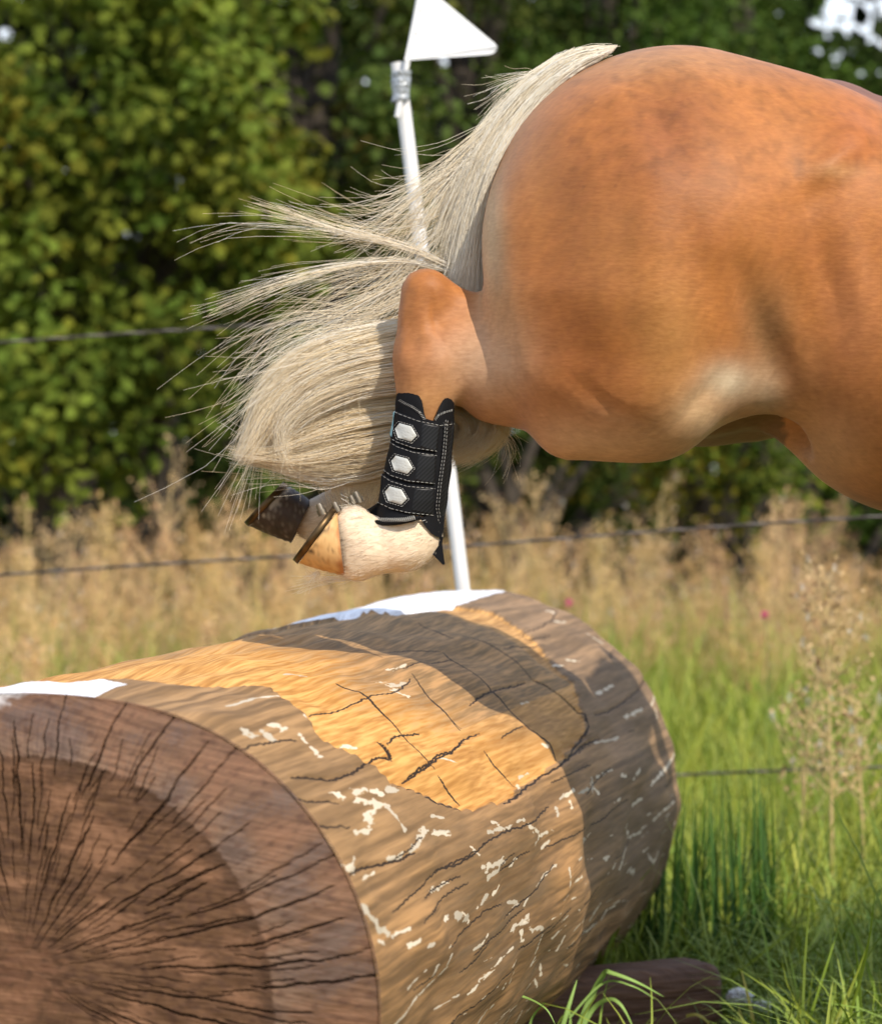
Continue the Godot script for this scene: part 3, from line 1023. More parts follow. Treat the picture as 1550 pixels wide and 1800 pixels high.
func coat_color(p: Vector3, nn: Vector3) -> Color:
	var u := unP(p)
	var w := (p.z + HORSE_AT) / HP
	var c := Color(0.43, 0.158, 0.038)
	for s in coat_shade_spots:
		var dx: float = (u.x - s[0]) / s[2]
		var dy: float = (u.y - s[1]) / s[3]
		var d := dx * dx + dy * dy
		if d < 5.0:
			c = c.lerp(s[4], s[5] * exp(-d))
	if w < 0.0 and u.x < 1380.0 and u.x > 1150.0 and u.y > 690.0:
		c = c.lerp(Color(0.17, 0.115, 0.065), 0.85)  # flank hollow's shade painted in over the inner thigh's dark skin
	if u.x < 800.0:
		if w > 0.0:
			c = c.lerp(Color(0.82, 0.67, 0.49), smoothstep(830.0, 910.0, u.y))
		else:
			c = c.lerp(Color(0.55, 0.45, 0.33), smoothstep(720.0, 800.0, u.y))
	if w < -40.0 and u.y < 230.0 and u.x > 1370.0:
		c = c.lerp(Color(0.19, 0.07, 0.03), 0.85)  # shade on the far slope of the back, painted into the coat
	var k := 1.0 + 0.13 * noise.get_noise_3d(p.x * 17.0, p.y * 12.0 + 40.0, p.z * 17.0) + 0.11 * noise.get_noise_3d(p.x * 60.0, p.y * 60.0, p.z * 60.0) + 0.14 * noise.get_noise_3d(p.x * 170.0, p.y * 170.0, p.z * 170.0)
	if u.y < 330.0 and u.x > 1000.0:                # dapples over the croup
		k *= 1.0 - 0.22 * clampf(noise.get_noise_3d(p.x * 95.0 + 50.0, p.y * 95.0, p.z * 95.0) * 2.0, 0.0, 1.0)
	return Color(c.r * k, c.g * k, c.b * k)


# ---------------------------------------------------------------- hair
func strand(mb: MB, pts: Array, m: int, r0: float, r1: float, col: Color, col2: Color) -> void:
	var line := curve(pts, m)
	var rad := PackedFloat32Array()
	for k in m:
		rad.append(lerpf(r0, r1, float(k) / (m - 1)))
	mb.tube(line, rad, 3, col, col2)


func hair_color(dark: float) -> Color:
	var c := Color(0.97, 0.91, 0.77).lerp(Color(0.84, 0.66, 0.39), clampf(rng.randf() * 0.7 + dark, 0.0, 1.0))
	if rng.randf() < 0.1:
		c = c.lerp(Color(0.52, 0.35, 0.18), rng.randf() * 0.6)
	if rng.randf() < 0.25:
		c = c.lerp(Color(0.96, 0.94, 0.88), rng.randf())
	return c


func sheet(mb: MB, ga: Array, gb: Array, count: int, w_mid: float, w_half: float, spread: float, tip: float, t_from: float, t_to: float, dark: float, m := 10, r := 0.00034) -> void:
	# locks of hair lying between two guide lines (horse drawing: x, y); depth follows a half round
	var locks := count / 14
	for l in locks:
		var u0 := (l + rng.randf()) / locks
		var h0 := rng.randf_range(-1.0, 1.0)
		var wav := rng.randf() * TAU
		var amp := rng.randf_range(0.3, 1.0)
		for s in 14:
			var u := clampf(u0 + rng.randfn(0.0, 0.03), 0.0, 1.0)
			var hh := clampf(h0 + rng.randfn(0.0, 0.16), -1.0, 1.0)
			var t0 := t_from * rng.randf()
			var t1 := lerpf(t_to, 1.0, rng.randf())
			var pts := []
			var jx := rng.randfn(0.0, spread)
			var jy := rng.randfn(0.0, spread)
			for k in 7:
				var f := lerpf(t0, t1, k / 6.0) * (ga.size() - 1)
				var a := mini(int(f), ga.size() - 2)
				var g1: Vector2 = (ga[a] as Vector2).lerp(ga[a + 1], f - a)
				var g2: Vector2 = (gb[a] as Vector2).lerp(gb[a + 1], f - a)
				var q := g1.lerp(g2, u)
				var e := k / 6.0
				q += Vector2(jx, jy) * (0.25 + e * e * tip)
				q += Vector2(sin(wav + e * 7.0), cos(wav * 1.7 + e * 6.0)) * amp * 5.0
				var dome := sqrt(maxf(0.0, 1.0 - pow(2.0 * u - 1.0, 2.0)))
				pts.append(H(q.x, q.y, w_mid + w_half * hh * (0.25 + 0.75 * dome)))
			var c := hair_color(dark)
			pts[3] += Vector3(rng.randfn(), rng.randfn(), rng.randfn()) * 0.0018
			strand(mb, pts, m, r * rng.randf_range(0.7, 1.15), r * 0.3, c, c.lerp(Color(0.93, 0.85, 0.68), 0.3))


func wisp(mb: MB, pts: Array, count: int, spread: float, w: float, dark := 0.1) -> void:
	for s in count:
		var j := Vector2(rng.randfn(0.0, 1.0), rng.randfn(0.0, 1.0))
		var q := []
		var w2 := w + rng.randf_range(-25.0, 25.0)
		var cut := lerpf(0.4, 1.0, pow(rng.randf(), 0.7))
		var n := pts.size()
		for k in n:
			var e := float(k) / (n - 1)
			var f := e * cut * (n - 1)
			var a := mini(int(f), n - 2)
			var g: Vector2 = (pts[a] as Vector2).lerp(pts[a + 1], f - a)
			g += j * spread * (0.2 + e * e * 1.7) + Vector2(rng.randfn(0.0, 2.2), rng.randfn(0.0, 2.2))
			q.append(H(g.x, g.y, w2))
		var c := hair_color(dark)
		strand(mb, q, 12, 0.00036 * rng.randf_range(0.7, 1.2), 0.00013, c, c)


func V(s: String) -> Array:
	var out := []
	for p in s.split(" "):
		var q := p.split(",")
		out.append(Vector2(float(q[0]), float(q[1])))
	return out


func lump(mb: MB, c: Vector3, r: Vector3, col: Color, rough: float) -> void:
	var f := mb.v.size()
	var nu := 28
	var nv := 36
	for a in nu + 1:
		for b in nv:
			var th := PI * a / nu
			var ph := TAU * b / nv
			var d := Vector3(sin(th) * cos(ph), cos(th), sin(th) * sin(ph))
			mb.vert(c + d * r * (1.0 + rough * noise.get_noise_3d(d.x * 5.0, d.y * 16.0, d.z * 5.0)), d / r, col)
	mb.grid(nu + 1, nv, f, true)


func make_tail(t: Node3D) -> void:
	var core := MB.new()
	lump(core, H(628, 712, -15), Vector3(128, 108, 62) * HP, Color(0.78, 0.62, 0.38), 0.2)
	lump(core, H(800, 718, -45), Vector3(58, 64, 12) * HP, Color(0.75, 0.58, 0.34), 0.2)
	for q in [[1015, 118, 30], [960, 175, 42], [905, 245, 52], [845, 318, 40], [812, 395, 30], [800, 455, 22]]:
		lump(core, H(q[0], q[1], -4), Vector3(q[2], q[2], q[2] * 0.9) * HP, Color(0.75, 0.65, 0.48), 0.2)
	core.smooth()
	put("tail_core", core.mesh(), M.hair, t)
	var mb := MB.new()
	var outer := V("1082,83 1005,87 932,132 862,208 815,285 782,360 758,440")
	var inner := V("1062,96 985,152 915,235 868,330 853,420 852,500 864,552")
	sheet(mb, outer, inner, 4600, 0, 62, 7.0, 1.4, 0.3, 0.72, 0.0)
	sheet(mb, V("1080,84 1000,108 920,180 862,265 825,350 800,430 775,500"), inner, 3200, 14, 60, 5.0, 0.8, 0.4, 0.85, -0.05)
	sheet(mb, V("915,235 882,325 860,400 846,470 834,540"), V("895,265 868,340 857,420 859,500 870,562"), 900, 5, 50, 3.0, 0.5, 0.3, 0.85, -0.05)
	# wisps that fly out to the left
	wisp(mb, V("800,470 720,435 640,415 560,395 500,372 430,350"), 60, 6.5, 10, 0.2)
	wisp(mb, V("800,475 720,440 640,412 590,402 500,392 400,388 320,415"), 24, 10.0, 0)
	wisp(mb, V("800,480 700,455 600,468 520,490 440,520 370,550 325,565"), 48, 8.0, 5)
	wisp(mb, V("790,470 690,470 600,490 540,520 480,555 420,600"), 40, 24.0, -10)
	wisp(mb, V("790,440 720,490 660,545 590,590 520,640 470,690"), 46, 26.0, 0)
	wisp(mb, V("820,370 760,420 700,480 650,530 600,560 500,590"), 60, 26.0, 10)
	wisp(mb, V("900,260 800,300 740,340 690,380 640,400 600,400"), 120, 24.0, 10)
	wisp(mb, V("840,330 760,380 700,400 620,400 540,380 460,355"), 40, 14.0, 0, 0.3)
	wisp(mb, V("760,520 680,560 600,600 520,680 440,790 330,800"), 14, 34.0, 10)
	wisp(mb, V("760,500 640,560 560,560 480,580 420,640 390,700"), 40, 26.0, 0)
	wisp(mb, V("780,460 700,500 620,540 560,570 500,600 440,650"), 60, 34.0, 0)
	wisp(mb, V("700,570 600,590 520,630 450,700 420,760"), 120, 20.0, 30)
	wisp(mb, V("700,620 600,640 520,680 460,740 420,800"), 90, 34.0, 60)
	wisp(mb, V("900,190 830,250 770,310 720,360 680,410 640,440"), 70, 18.0, 20)
	wisp(mb, V("860,250 800,310 750,380 720,430 690,480 640,520"), 60, 20.0, 20)
	wisp(mb, V("960,130 930,135 895,150 870,175 850,190"), 40, 12.0, 0)
	# the swirl of the skirt behind the hock
	var top := V("745,548 660,568 580,590 505,625 455,685 432,760 425,815")
	var mid := V("750,690 670,690 600,700 540,725 490,765 460,790 420,800")
	var low := V("750,800 690,835 640,850 590,850 530,835 470,812 405,792")
	sheet(mb, top, mid, 4200, -10, 92, 4.5, 1.3, 0.15, 0.6, 0.75)
	sheet(mb, mid, low, 3800, -10, 88, 4.5, 1.3, 0.15, 0.55, 0.75)
	sheet(mb, V("745,560 660,578 590,600 520,640 480,690 470,740 480,780"), V("745,700 680,705 620,715 560,735 520,760 500,790 520,830"), 1600, 30, 66, 5.0, 1.0, 0.1, 0.6, 0.3)
	sheet(mb, V("560,700 550,750 550,800 565,850 590,895"), V("720,720 715,780 700,830 680,860 660,890"), 900, -30, 60, 6.0, 1.0, 0.3, 0.7, 0.55)
	sheet(mb, V("760,640 830,655 880,700 893,745 878,780 830,805 790,815"), V("752,700 790,705 822,722 836,748 826,772 804,786 782,792"), 1800, -22, 56, 5.0, 1.4, 0.2, 0.7, 0.6)
	sheet(mb, V("752,700 790,705 822,722 836,748 826,772 804,786 782,792"), V("756,742 776,744 790,750 795,760 790,768 780,775 770,780"), 900, -16, 52, 5.0, 1.0, 0.2, 0.7, 0.6)
	wisp(mb, V("640,830 560,845 480,815 400,790"), 120, 14.0, 20)
	wisp(mb, V("560,640 500,690 460,750 440,830 430,870"), 60, 18.0, 20)
	wisp(mb, V("860,740 890,765 900,800 880,840"), 26, 10.0, -20)
	put("tail", mb.mesh(), M.hair, t, "stuff")
	# feather at the heels and a few loose hairs under the hoof
	var fb := MB.new()
	wisp(fb, V("640,1012 600,1018 560,1020 520,1030"), 40, 5.0, 110, -0.1)
	wisp(fb, V("560,1006 545,1020 535,1030"), 20, 6.0, 110, -0.1)
	wisp(fb, V("640,900 620,893 600,892"), 40, 6.0, 110, 0.0)
	put("feather", fb.mesh(), M.hair, t, "stuff")


func hoof_shape(c0: Vector3, u0: Vector3, d0: Vector3, c1: Vector3, u1: Vector3, d1: Vector3, cols: Array, mb: MB) -> void:
	# lofted from the coronet ring (centre, half axes) to the ground ring
	var nu := 14
	var nv := 48
	for a in nu:
		var f := float(a) / (nu - 1)
		for b in nv:
			var an := TAU * b / nv
			var p := (c0 + u0 * cos(an) + d0 * sin(an)).lerp(c1 + u1 * cos(an) + d1 * sin(an), f)
			var out := (u0.lerp(u1, f) * cos(an) + d0.lerp(d1, f) * sin(an)).normalized()
			p += out * (sin(f * 38.0 + cos(an) * 2.0) * 0.0006 + 0.0012 * sin(f * PI))
			var g := noise.get_noise_3d(p.x * 160.0, p.y * 160.0, p.z * 160.0)
			var g2 := noise.get_noise_3d(p.x * 420.0, p.y * 420.0, p.z * 420.0)
			var c: Color = cols[0]
			c = c.lerp(cols[1], clampf(g * 1.6 + g2 * 0.8, 0.0, 1.0))
			c = c.lerp(cols[2], clampf((f - 0.72) * 4.0 * clampf(0.5 - cos(an) + g * 2.0, 0.0, 1.5) + g2 * 1.2 - 0.25, 0.0, 1.0))
			c = c.lerp(cols[3], clampf((0.22 - f) * 5.0 + g * 0.8, 0.0, 0.8))
			mb.vert(p, out, c)
	mb.grid(nu, nv, 0, true)
	mb.smooth()
	var ring := []
	for b in nv:
		ring.append(mb.v[(nu - 1) * nv + b])
	mb.flat(ring, (c1 - c0).normalized(), Color(0.12, 0.09, 0.06))


func horseshoe(c: Vector3, u: Vector3, d: Vector3, nn: Vector3, open_at: float, mb: MB) -> void:
	# a flat bar bent round the ground ring, open at the heel
	var n := 40
	var th := 0.0085
	for k in n:
		var an := open_at + 0.35 + (TAU - 0.7) * k / (n - 1)
		var e := u * cos(an) + d * sin(an)
		var quad := [c + e * 1.05, c + e * 1.05 + nn * th, c + e * 0.72 + nn * th, c + e * 0.72]
		for q in 4:
			mb.vert(quad[q], (quad[q] - (c + e * 0.88 + nn * th * 0.5)).normalized(), lin(150, 128, 98) * (0.7 + 0.5 * noise.get_noise_2d(k * 3.0, q)))
	mb.grid(n, 4, 0, true)
	mb.flat([mb.v[0], mb.v[1], mb.v[2], mb.v[3]], (mb.v[0] - mb.v[4]).normalized(), lin(150, 128, 98))
	var z := (n - 1) * 4
	mb.flat([mb.v[z], mb.v[z + 1], mb.v[z + 2], mb.v[z + 3]], (mb.v[z] - mb.v[z - 4]).normalized(), lin(150, 128, 98))


func stud(at: Vector3, dir: Vector3, r: float, l: float) -> Mesh:
	var mb := MB.new()
	var pts := PackedVector3Array()
	var rad := PackedFloat32Array()
	for q in [[0.0, 1.1], [0.45, 1.1], [0.5, 0.8], [0.85, 0.78], [1.0, 0.55]]:
		pts.append(at + dir * l * q[0])
		rad.append(r * q[1])
	mb.tube(pts, rad, 10, Color(0.5, 0.46, 0.4), Color(0.85, 0.84, 0.82), true)
	return mb.mesh()


# muscle and bone under the skin: centre, radii along and across, turn in degrees, height in millimetres
const MUSCLES := [
	[1180, 240, 120, 40, 55, -7], [1060, 420, 170, 50, 82, 2.5], [985, 470, 130, 40, 80, -2.0],
	[1160, 520, 160, 45, 80, 9], [1240, 470, 120, 34, 70, -7], [1462, 288, 46, 18, -35, 5], [1440, 340, 70, 30, -30, -5],
	[1330, 560, 130, 30, 72, -11], [1395, 600, 90, 30, 70, 8], [1040, 690, 60, 11, 30, -2.2], [1075, 715, 50, 10, 25, -2], [1050, 735, 50, 12, 25, 1.5],
	[1130, 690, 60, 50, 0, 10], [1290, 150, 130, 30, 12, 5], [1100, 160, 110, 30, -28, 5], [1010, 600, 90, 60, 40, -6],
	[1500, 470, 90, 22, 75, 5], [1450, 480, 90, 20, 75, -5], [1230, 700, 50, 16, -45, -5], [890, 620, 80, 14, 75, -5],
	[768, 565, 40, 9, 78, -6], [726, 590, 50, 8, 86, -4], [770, 640, 24, 20, 0, 5], [725, 650, 26, 14, 70, 3],
	[668, 950, 45, 7, 65, -5], [700, 985, 40, 12, -20, 3], [690, 925, 30, 8, 10, -3],
]


func relief(mb: MB) -> void:
	for k in mb.v.size():
		var p := mb.v[k]
		if (p.z + HORSE_AT) / HP < 20.0:
			continue
		var u := unP(p)
		var h := 0.0
		for m in MUSCLES:
			var d := Vector2(u.x - m[0], u.y - m[1])
			if absf(d.x) > 380.0 or absf(d.y) > 380.0:
				continue
			d = d.rotated(-deg_to_rad(m[4]))
			var e: float = d.x * d.x / (m[2] * m[2]) + d.y * d.y / (m[3] * m[3])
			if e < 6.0:
				h += m[5] * exp(-e)
		mb.v[k] = p + mb.n[k] * h * 0.001
	mb.smooth()


func short_fur(mb: MB, t: Node3D) -> void:
	# hair of the fetlock and heel, lying towards the hoof
	var fb := MB.new()
	for k in mb.v.size():
		var u := unP(mb.v[k])
		if u.x > 790.0 or u.y < 885.0:
			continue
		for j in 4:
			var n := mb.n[k]
			var p := mb.v[k] + Vector3(rng.randf_range(-0.006, 0.006), rng.randf_range(-0.006, 0.006), rng.randf_range(-0.006, 0.006))
			p -= n * (p - mb.v[k]).dot(n)
			var d := Vector3(-1.0, -0.25 + rng.randfn() * 0.22, rng.randfn() * 0.15)
			d = (d - n * d.dot(n)).normalized()
			var l := rng.randf_range(0.004, 0.011)
			var c := mb.c[k].lerp(Color(0.92, 0.85, 0.72), rng.randf() * 0.8) * rng.randf_range(0.9, 1.1)
			fb.tube(PackedVector3Array([p - n * 0.0004, p + d * l * 0.5 + n * 0.0004, p + d * l + n * 0.0002]), PackedFloat32Array([0.00016, 0.00015, 0.00008]), 3, c, c)
	put("fetlock_hair", fb.mesh(), M.hair, t, "stuff")


func make_horse() -> void:
	read_body(BODY)
	var t := thing("horse", "chestnut horse with a flying cream tail jumping over the log, seen from behind its flank", "horse", Vector3(0.35, 0.9, -HORSE_AT))
	var mb := MB.new()
	var edge := H(1610, 0, 0).x
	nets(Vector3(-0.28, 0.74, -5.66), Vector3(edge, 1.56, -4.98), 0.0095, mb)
	relief(mb)
	var far := MB.new()
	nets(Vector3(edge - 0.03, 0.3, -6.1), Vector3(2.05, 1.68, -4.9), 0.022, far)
	var f := mb.v.size()
	mb.v.append_array(far.v); mb.n.append_array(far.n); mb.c.append_array(far.c); mb.t.append_array(far.t)
	for k in far.i:
		mb.i.append(k + f)
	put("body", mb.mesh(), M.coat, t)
	short_fur(mb, t)
	make_tail(t)
	# near hoof
	var hb := MB.new()
	var c0 := H(600, 958, 130)
	var u0 := H(606, 1012, 130) - c0
	var d0 := Vector3(0, 0, 52 * HP)
	var c1 := H(561, 943, 130)
	var u1 := H(526, 990, 130) - c1
	var d1 := Vector3(0, 0, 57 * HP)
	hoof_shape(c0, u0, d0, c1, u1, d1, [Color(0.62, 0.38, 0.16), Color(0.5, 0.27, 0.1), Color(0.06, 0.04, 0.025), Color(0.4, 0.16, 0.06)], hb)
	var h1 := put("hoof", hb.mesh(), M.hoof, t)
	h1.set_meta("label", "pale amber hoof with a studded shoe, nearer hind foot")
	var nn := H(561 - 87, 943 - 73, 130) - c1
	nn = nn.normalized()
	var sb := MB.new()
	horseshoe(c1 + nn * 0.001, u1, d1, nn, PI, sb)
	var shoe := put("horseshoe", sb.mesh(), M.steel, h1)
	for q in [[568, 905, 158, 0.006, 0.016], [594, 900, 150, 0.0055, 0.014], [632, 884, 95, 0.006, 0.016], [622, 886, 110, 0.005, 0.012]]:
		put("stud", stud(H(q[0], q[1], q[2]) , (H(q[0] - 8, q[1] - 20, q[2]) - H(q[0], q[1], q[2])).normalized(), q[3], q[4]), M.steel, h1)
	# far hoof
	var gb := MB.new()
	c0 = H(530, 918, -140)
	u0 = H(512, 954, -140) - c0
	d0 = Vector3(0, 0, 48 * HP)
	c1 = H(474, 890, -140)
	u1 = H(440, 925, -140) - c1
	d1 = Vector3(0, 0, 54 * HP)
	hoof_shape(c0, u0, d0, c1, u1, d1, [Color(0.06, 0.042, 0.03), Color(0.035, 0.026, 0.02), Color(0.34, 0.29, 0.22), Color(0.05, 0.036, 0.026)], gb)
	var h2 := put("hoof", gb.mesh(), M.hoof, t)
	h2.set_meta("label", "dark brown hoof with a pale worn edge, farther hind foot")
	nn = (H(474 - 36, 890 - 34, -140) - c1).normalized()
	var sb2 := MB.new()
	horseshoe(c1 + nn * 0.001, u1, d1, nn, PI, sb2)
	put("horseshoe", sb2.mesh(), M.steel, h2)


func rider_color(p: Vector3) -> Color:
	var u := unP(p)
	if u.y < -345.0 + (u.x - 2195.0) * 0.15:
		return Color(0.02, 0.02, 0.025)                      # helmet
	if u.y < -200.0:
		return Color(0.5, 0.28, 0.2)                         # face and neck
	if p.y < 1.25 and u.y > 380.0:
		return Color(0.02, 0.017, 0.015)                     # tall boots
	if u.y > 95.0 and u.x < 2230.0:
		return Color(0.62, 0.6, 0.55)                        # breeches
	return Color(0.03, 0.04, 0.07)                           # jacket


func make_rider() -> void:
	# sits beyond the picture's edge; her shadow lies over the far end of the log
	riding = true
	read_body(RIDER)
	var t := thing("person", "rider in dark jacket, pale breeches and helmet folded forward over the jumping horse", "person", H(1950, 640, -225))
	var mb := MB.new()
	nets(Vector3(0.76, 0.95, -5.86), Vector3(1.34, 1.96, -5.08), 0.014, mb)
	riding = false
	put("body", mb.mesh(), M.cloth, t)
	var s := thing("saddle", "dark leather saddle on a pale pad under the rider", "saddle", H(1950, 230, -225))
	var sb := MB.new()
	lump(sb, H(1960, 268, -225), Vector3(150, 62, 150) * HP, Color(0.03, 0.018, 0.012), 0.05)
	sb.smooth()
	put("seat", sb.mesh(), M.cloth, s)
	for k in [1.0, -1.0]:
		var fb := MB.new()
		lump(fb, H(2020, 420, -225 + 345 * k), Vector3(120, 180, 26) * HP, Color(0.03, 0.018, 0.012), 0.04)
		fb.smooth()
		put("flap", fb.mesh(), M.cloth, s)


# ---------------------------------------------------------------- the boot on the near hind leg
func boot_row(py: float) -> Vector3:         # centre x, half width, depth of the axis in the horse drawing
	var pts := [[685, 747, 51], [740, 746, 53], [820, 735, 59], [880, 726, 61], [905, 722, 60], [930, 722, 58]]
	for k in pts.size() - 1:
		if py <= pts[k + 1][0] or k == pts.size() - 2:
			var f: float = (py - pts[k][0]) / (pts[k + 1][0] - pts[k][0])
			return Vector3(lerpf(pts[k][1], pts[k + 1][1], f), lerpf(pts[k][2], pts[k + 1][2], f), 122)
	return Vector3.ZERO


func boot(px: float, py: float, off: float) -> Vector3:   # a point on the boot's camera side
	var r := boot_row(py)
	var s := clampf((px - r.x) / r.y, -0.995, 0.995)
	return H(r.x + (r.y + off * 0.8) * s, py, r.z + (r.y * 0.92 + off) * sqrt(1.0 - s * s))


func boot_ring(px_a: float, py: float, ang: float, off: float) -> Vector3:   # ang 0 = camera side, 90 = right
	var r := boot_row(py)
	return H(r.x + (r.y + off) * sin(ang), py + px_a, r.z + (r.y * 0.92 + off) * cos(ang))


func ribbon(edge_a: Array, edge_b: Array, off: float, thick: float, called: String, m: Material, t: Node3D, uvs := 1.0) -> MeshInstance3D:
	# a patch of the boot between two picture lines, with thickness
	var mb := MB.new()
	var nu := 18
	var nv := 22
	for a in nu:
		for b in nv:
			var f := float(a) / (nu - 1) * (edge_a.size() - 1)
			var k := mini(int(f), edge_a.size() - 2)
			var p: Vector2 = (edge_a[k] as Vector2).lerp(edge_a[k + 1], f - k)
			var fb := float(a) / (nu - 1) * (edge_b.size() - 1)
			var kb := mini(int(fb), edge_b.size() - 2)
			var q: Vector2 = (edge_b[kb] as Vector2).lerp(edge_b[kb + 1], fb - kb)
			var g := float(b) / (nv - 1)
			var z := p.lerp(q, g)
			var rim := minf(minf(g, 1.0 - g) * (nv - 1), minf(a, nu - 1 - a))
			mb.vert(boot(z.x, z.y, off + (thick if rim >= 1.0 else -1.5)), Vector3(0, 0, 1), Color.WHITE, Vector2(z.x, z.y) / 64.0 * uvs)
	mb.grid(nu, nv, 0)
	mb.smooth()
	return put(called, mb.mesh(), m, t)


func stitches(mb: MB, line: Array, off: float, dash := 5.0, gap := 2.4, r := 0.0004, zig := 0.0) -> void:
	var n := 0
	for k in line.size() - 1:
		var a: Vector2 = line[k]
		var b: Vector2 = line[k + 1]
		var len := (b - a).length()
		var d := (b - a) / len
		var s := 0.0
		while s < len:
			var e := minf(s + dash, len)
			var side := Vector2(-d.y, d.x) * zig
			var p := boot((a + d * s + side).x, (a + d * s + side).y, off)
			var q := boot((a + d * e - side).x, (a + d * e - side).y, off)
			if p.distance_to(q) > 0.0005:
				mb.tube(PackedVector3Array([p, p.lerp(q, 0.5) + Vector3(0, 0, 0.0003), q]), PackedFloat32Array([r * 0.6, r, r * 0.6]), 5, Color.WHITE, Color.WHITE)
			n += 1
			s += dash + gap


func make_boot() -> void:
	var t := thing("brushing_boot", "black brushing boot with three pearly hexagons on the horse's near hind cannon", "horse boot", H(735, 920, 122))
	# closed sleeve round the leg
	var mb := MB.new()
	var nr := 40
	var nv := 64
	for a in nr:
		var f := float(a) / (nr - 1)
		for b in nv:
			var an := TAU * b / nv
			var top := 716.0 + 32.0 * (0.5 + 0.5 * sin(an + 0.2)) * clampf(cos(an) + 0.4, 0.0, 1.0)
			var py := lerpf(top, 912.0 - 14.0 * cos(an + 0.9), f)
			var bulge := 1.4 * sin(f * PI * 3.0) * sin(f * PI * 3.0) + 0.6 * noise.get_noise_2d(an * 8.0, f * 20.0)
			mb.vert(boot_ring(0.0, py, an, -1.0 + bulge), Vector3(sin(an), 0, cos(an)), Color.WHITE, Vector2(an * 0.9, py / 64.0))
	mb.grid(nr, nv, 0, true)
	mb.smooth()
	put("shell", mb.mesh(), M.neoprene, t)
	# padded collar with the notch, and the lining below
	var cb := MB.new()
	for a in 14:
		var f := float(a) / 13.0
		for b in nv:
			var an := TAU * b / nv
			var notch := exp(-pow((an - 0.22) / 0.3, 2.0)) + exp(-pow((an - 0.22 - TAU) / 0.3, 2.0))
			var top := 690.0 + 47.0 * notch + 12.0 * clampf(1.0 - absf(an - 0.2) * 0.4, 0.0, 1.0)
			var py := lerpf(top, 775.0, f)
			cb.vert(boot_ring(0.0, py, an, -2.0 + 2.5 * sin(clampf(f * 4.0, 0.0, 1.0) * PI * 0.5) - 2.0 * f), Vector3(sin(an), 0, cos(an)))
	cb.grid(14, nv, 0, true)
	cb.smooth()
	put("collar", cb.mesh(), M.neoprene, t)
	var straps := []
	# three overlapping straps, weave on their seam side
	straps.append(ribbon(V("695,722 705,726 735,738 772,747"), V("685,771 700,780 726,790 766,796"), 1.5, 2.2, "strap", M.strap, t))
	straps.append(ribbon(V("686,774 700,783 726,793 766,799"), V("676,829 690,840 717,849 762,853"), 1.2, 2.2, "strap", M.strap, t))
	straps.append(ribbon(V("671,830 690,843 717,853 762,857"), V("665,885 690,897 717,904 760,909"), 2.2, 2.6, "strap", M.strap, t))
	ribbon(V("741,742 760,746 773,748"), V("738,787 752,792 766,795"), 3.9, 0.6, "weave_panel", M.carbon_weave, t, 2.2)
	ribbon(V("735,796 752,798 766,799"), V("728,845 745,850 763,852"), 3.6, 0.6, "weave_panel", M.carbon_weave, t, 2.2)
	ribbon(V("728,857 745,858 762,858"), V("722,899 740,903 760,907"), 5.0, 0.6, "weave_panel", M.carbon_weave, t, 2.2)
	ribbon(V("779,742 795,741"), V("766,925 778,926"), 1.0, 3.2, "seam_panel", M.carbon_weave, t, 2.2)
	var ix := -1
	for q in [[716, 760, 4.4], [709, 817, 4.2], [699, 871, 5.6]]:
		ix += 1
		var shape := [Vector2(-19, -7), Vector2(-11, -17), Vector2(9, -11), Vector2(18, 6), Vector2(8, 17), Vector2(-14, 10)]
		var ctr := Vector2(q[0], q[1])
		for ring in 2:
			var bb := MB.new()
			var k := 1.17 if ring == 0 else 0.94
			var off: float = q[2] + (0.0 if ring == 0 else 1.3)
			var m := bb.vert(boot(ctr.x, ctr.y, off + 0.8), Vector3(0, 0, 1))
			for lvl in [[0.6, 0.8], [1.0, 0.4], [1.04, -3.0]]:
				for j in 24:
					var e := j / 4.0
					var a := int(e) % 6
					var z: Vector2 = (shape[a] as Vector2).lerp(shape[(a + 1) % 6], e - int(e)) * k * lvl[0] + ctr
					bb.vert(boot(z.x, z.y, off + lvl[1]), Vector3(0, 0, 1))
			for j in 24:
				bb.tri(m, m + 1 + j, m + 1 + (j + 1) % 24)
			bb.grid(3, 24, 1, true)
			bb.smooth()
			put("badge_edge" if ring == 0 else "badge", bb.mesh(), M.strap if ring == 0 else M.pearl_mesh, straps[ix])
	ribbon(V("691,726 696,722"), V("687,764 691,770"), 3.4, 0.8, "side_emblem", M.badge_blue, t)
	# flared cup over the fetlock: rear lobe, front lobe and the spike of its closing tab
	var lobe := MB.new()
	var top_line := V("664,884 690,897 717,904 742,909")
	var low_line := V("633,908 640,919 690,921 738,914")
	for a in 16:
		var f := a / 15.0 * 3.0
		var k := mini(int(f), 2)
		for b in 10:
			var g := b / 9.0
			var z: Vector2 = (top_line[k] as Vector2).lerp(top_line[k + 1], f - k).lerp((low_line[k] as Vector2).lerp(low_line[k + 1], f - k), g)
			var r := boot_row(905)
			var s := clampf((z.x - r.x) / r.y, -1.0, 1.0)
			var lip := 4.0 * clampf((g - 0.7) * 4.0, 0.0, 1.0)
			lobe.vert(H(z.x, z.y, 122 + 57 * sqrt(1.0 - s * s) + g * 9.0 + lip * sin(g * 9.0)), Vector3(0, 0, 1))
	lobe.grid(16, 10, 0)
	lobe.smooth()
	put("fetlock_cup", lobe.mesh(), M.neoprene, t)
	var lip2 := MB.new()
	var lp := []
	for z in V("664,886 648,898 634,909 645,917 690,919 725,914 738,908"):
		var r := boot_row(905)
		var s := clampf((z.x - r.x) / r.y, -1.0, 1.0)
		lp.append(H(z.x, z.y, 122 + 57 * sqrt(1.0 - s * s) + 8.0))
	var line := curve(lp, 40)
	var rad := PackedFloat32Array()
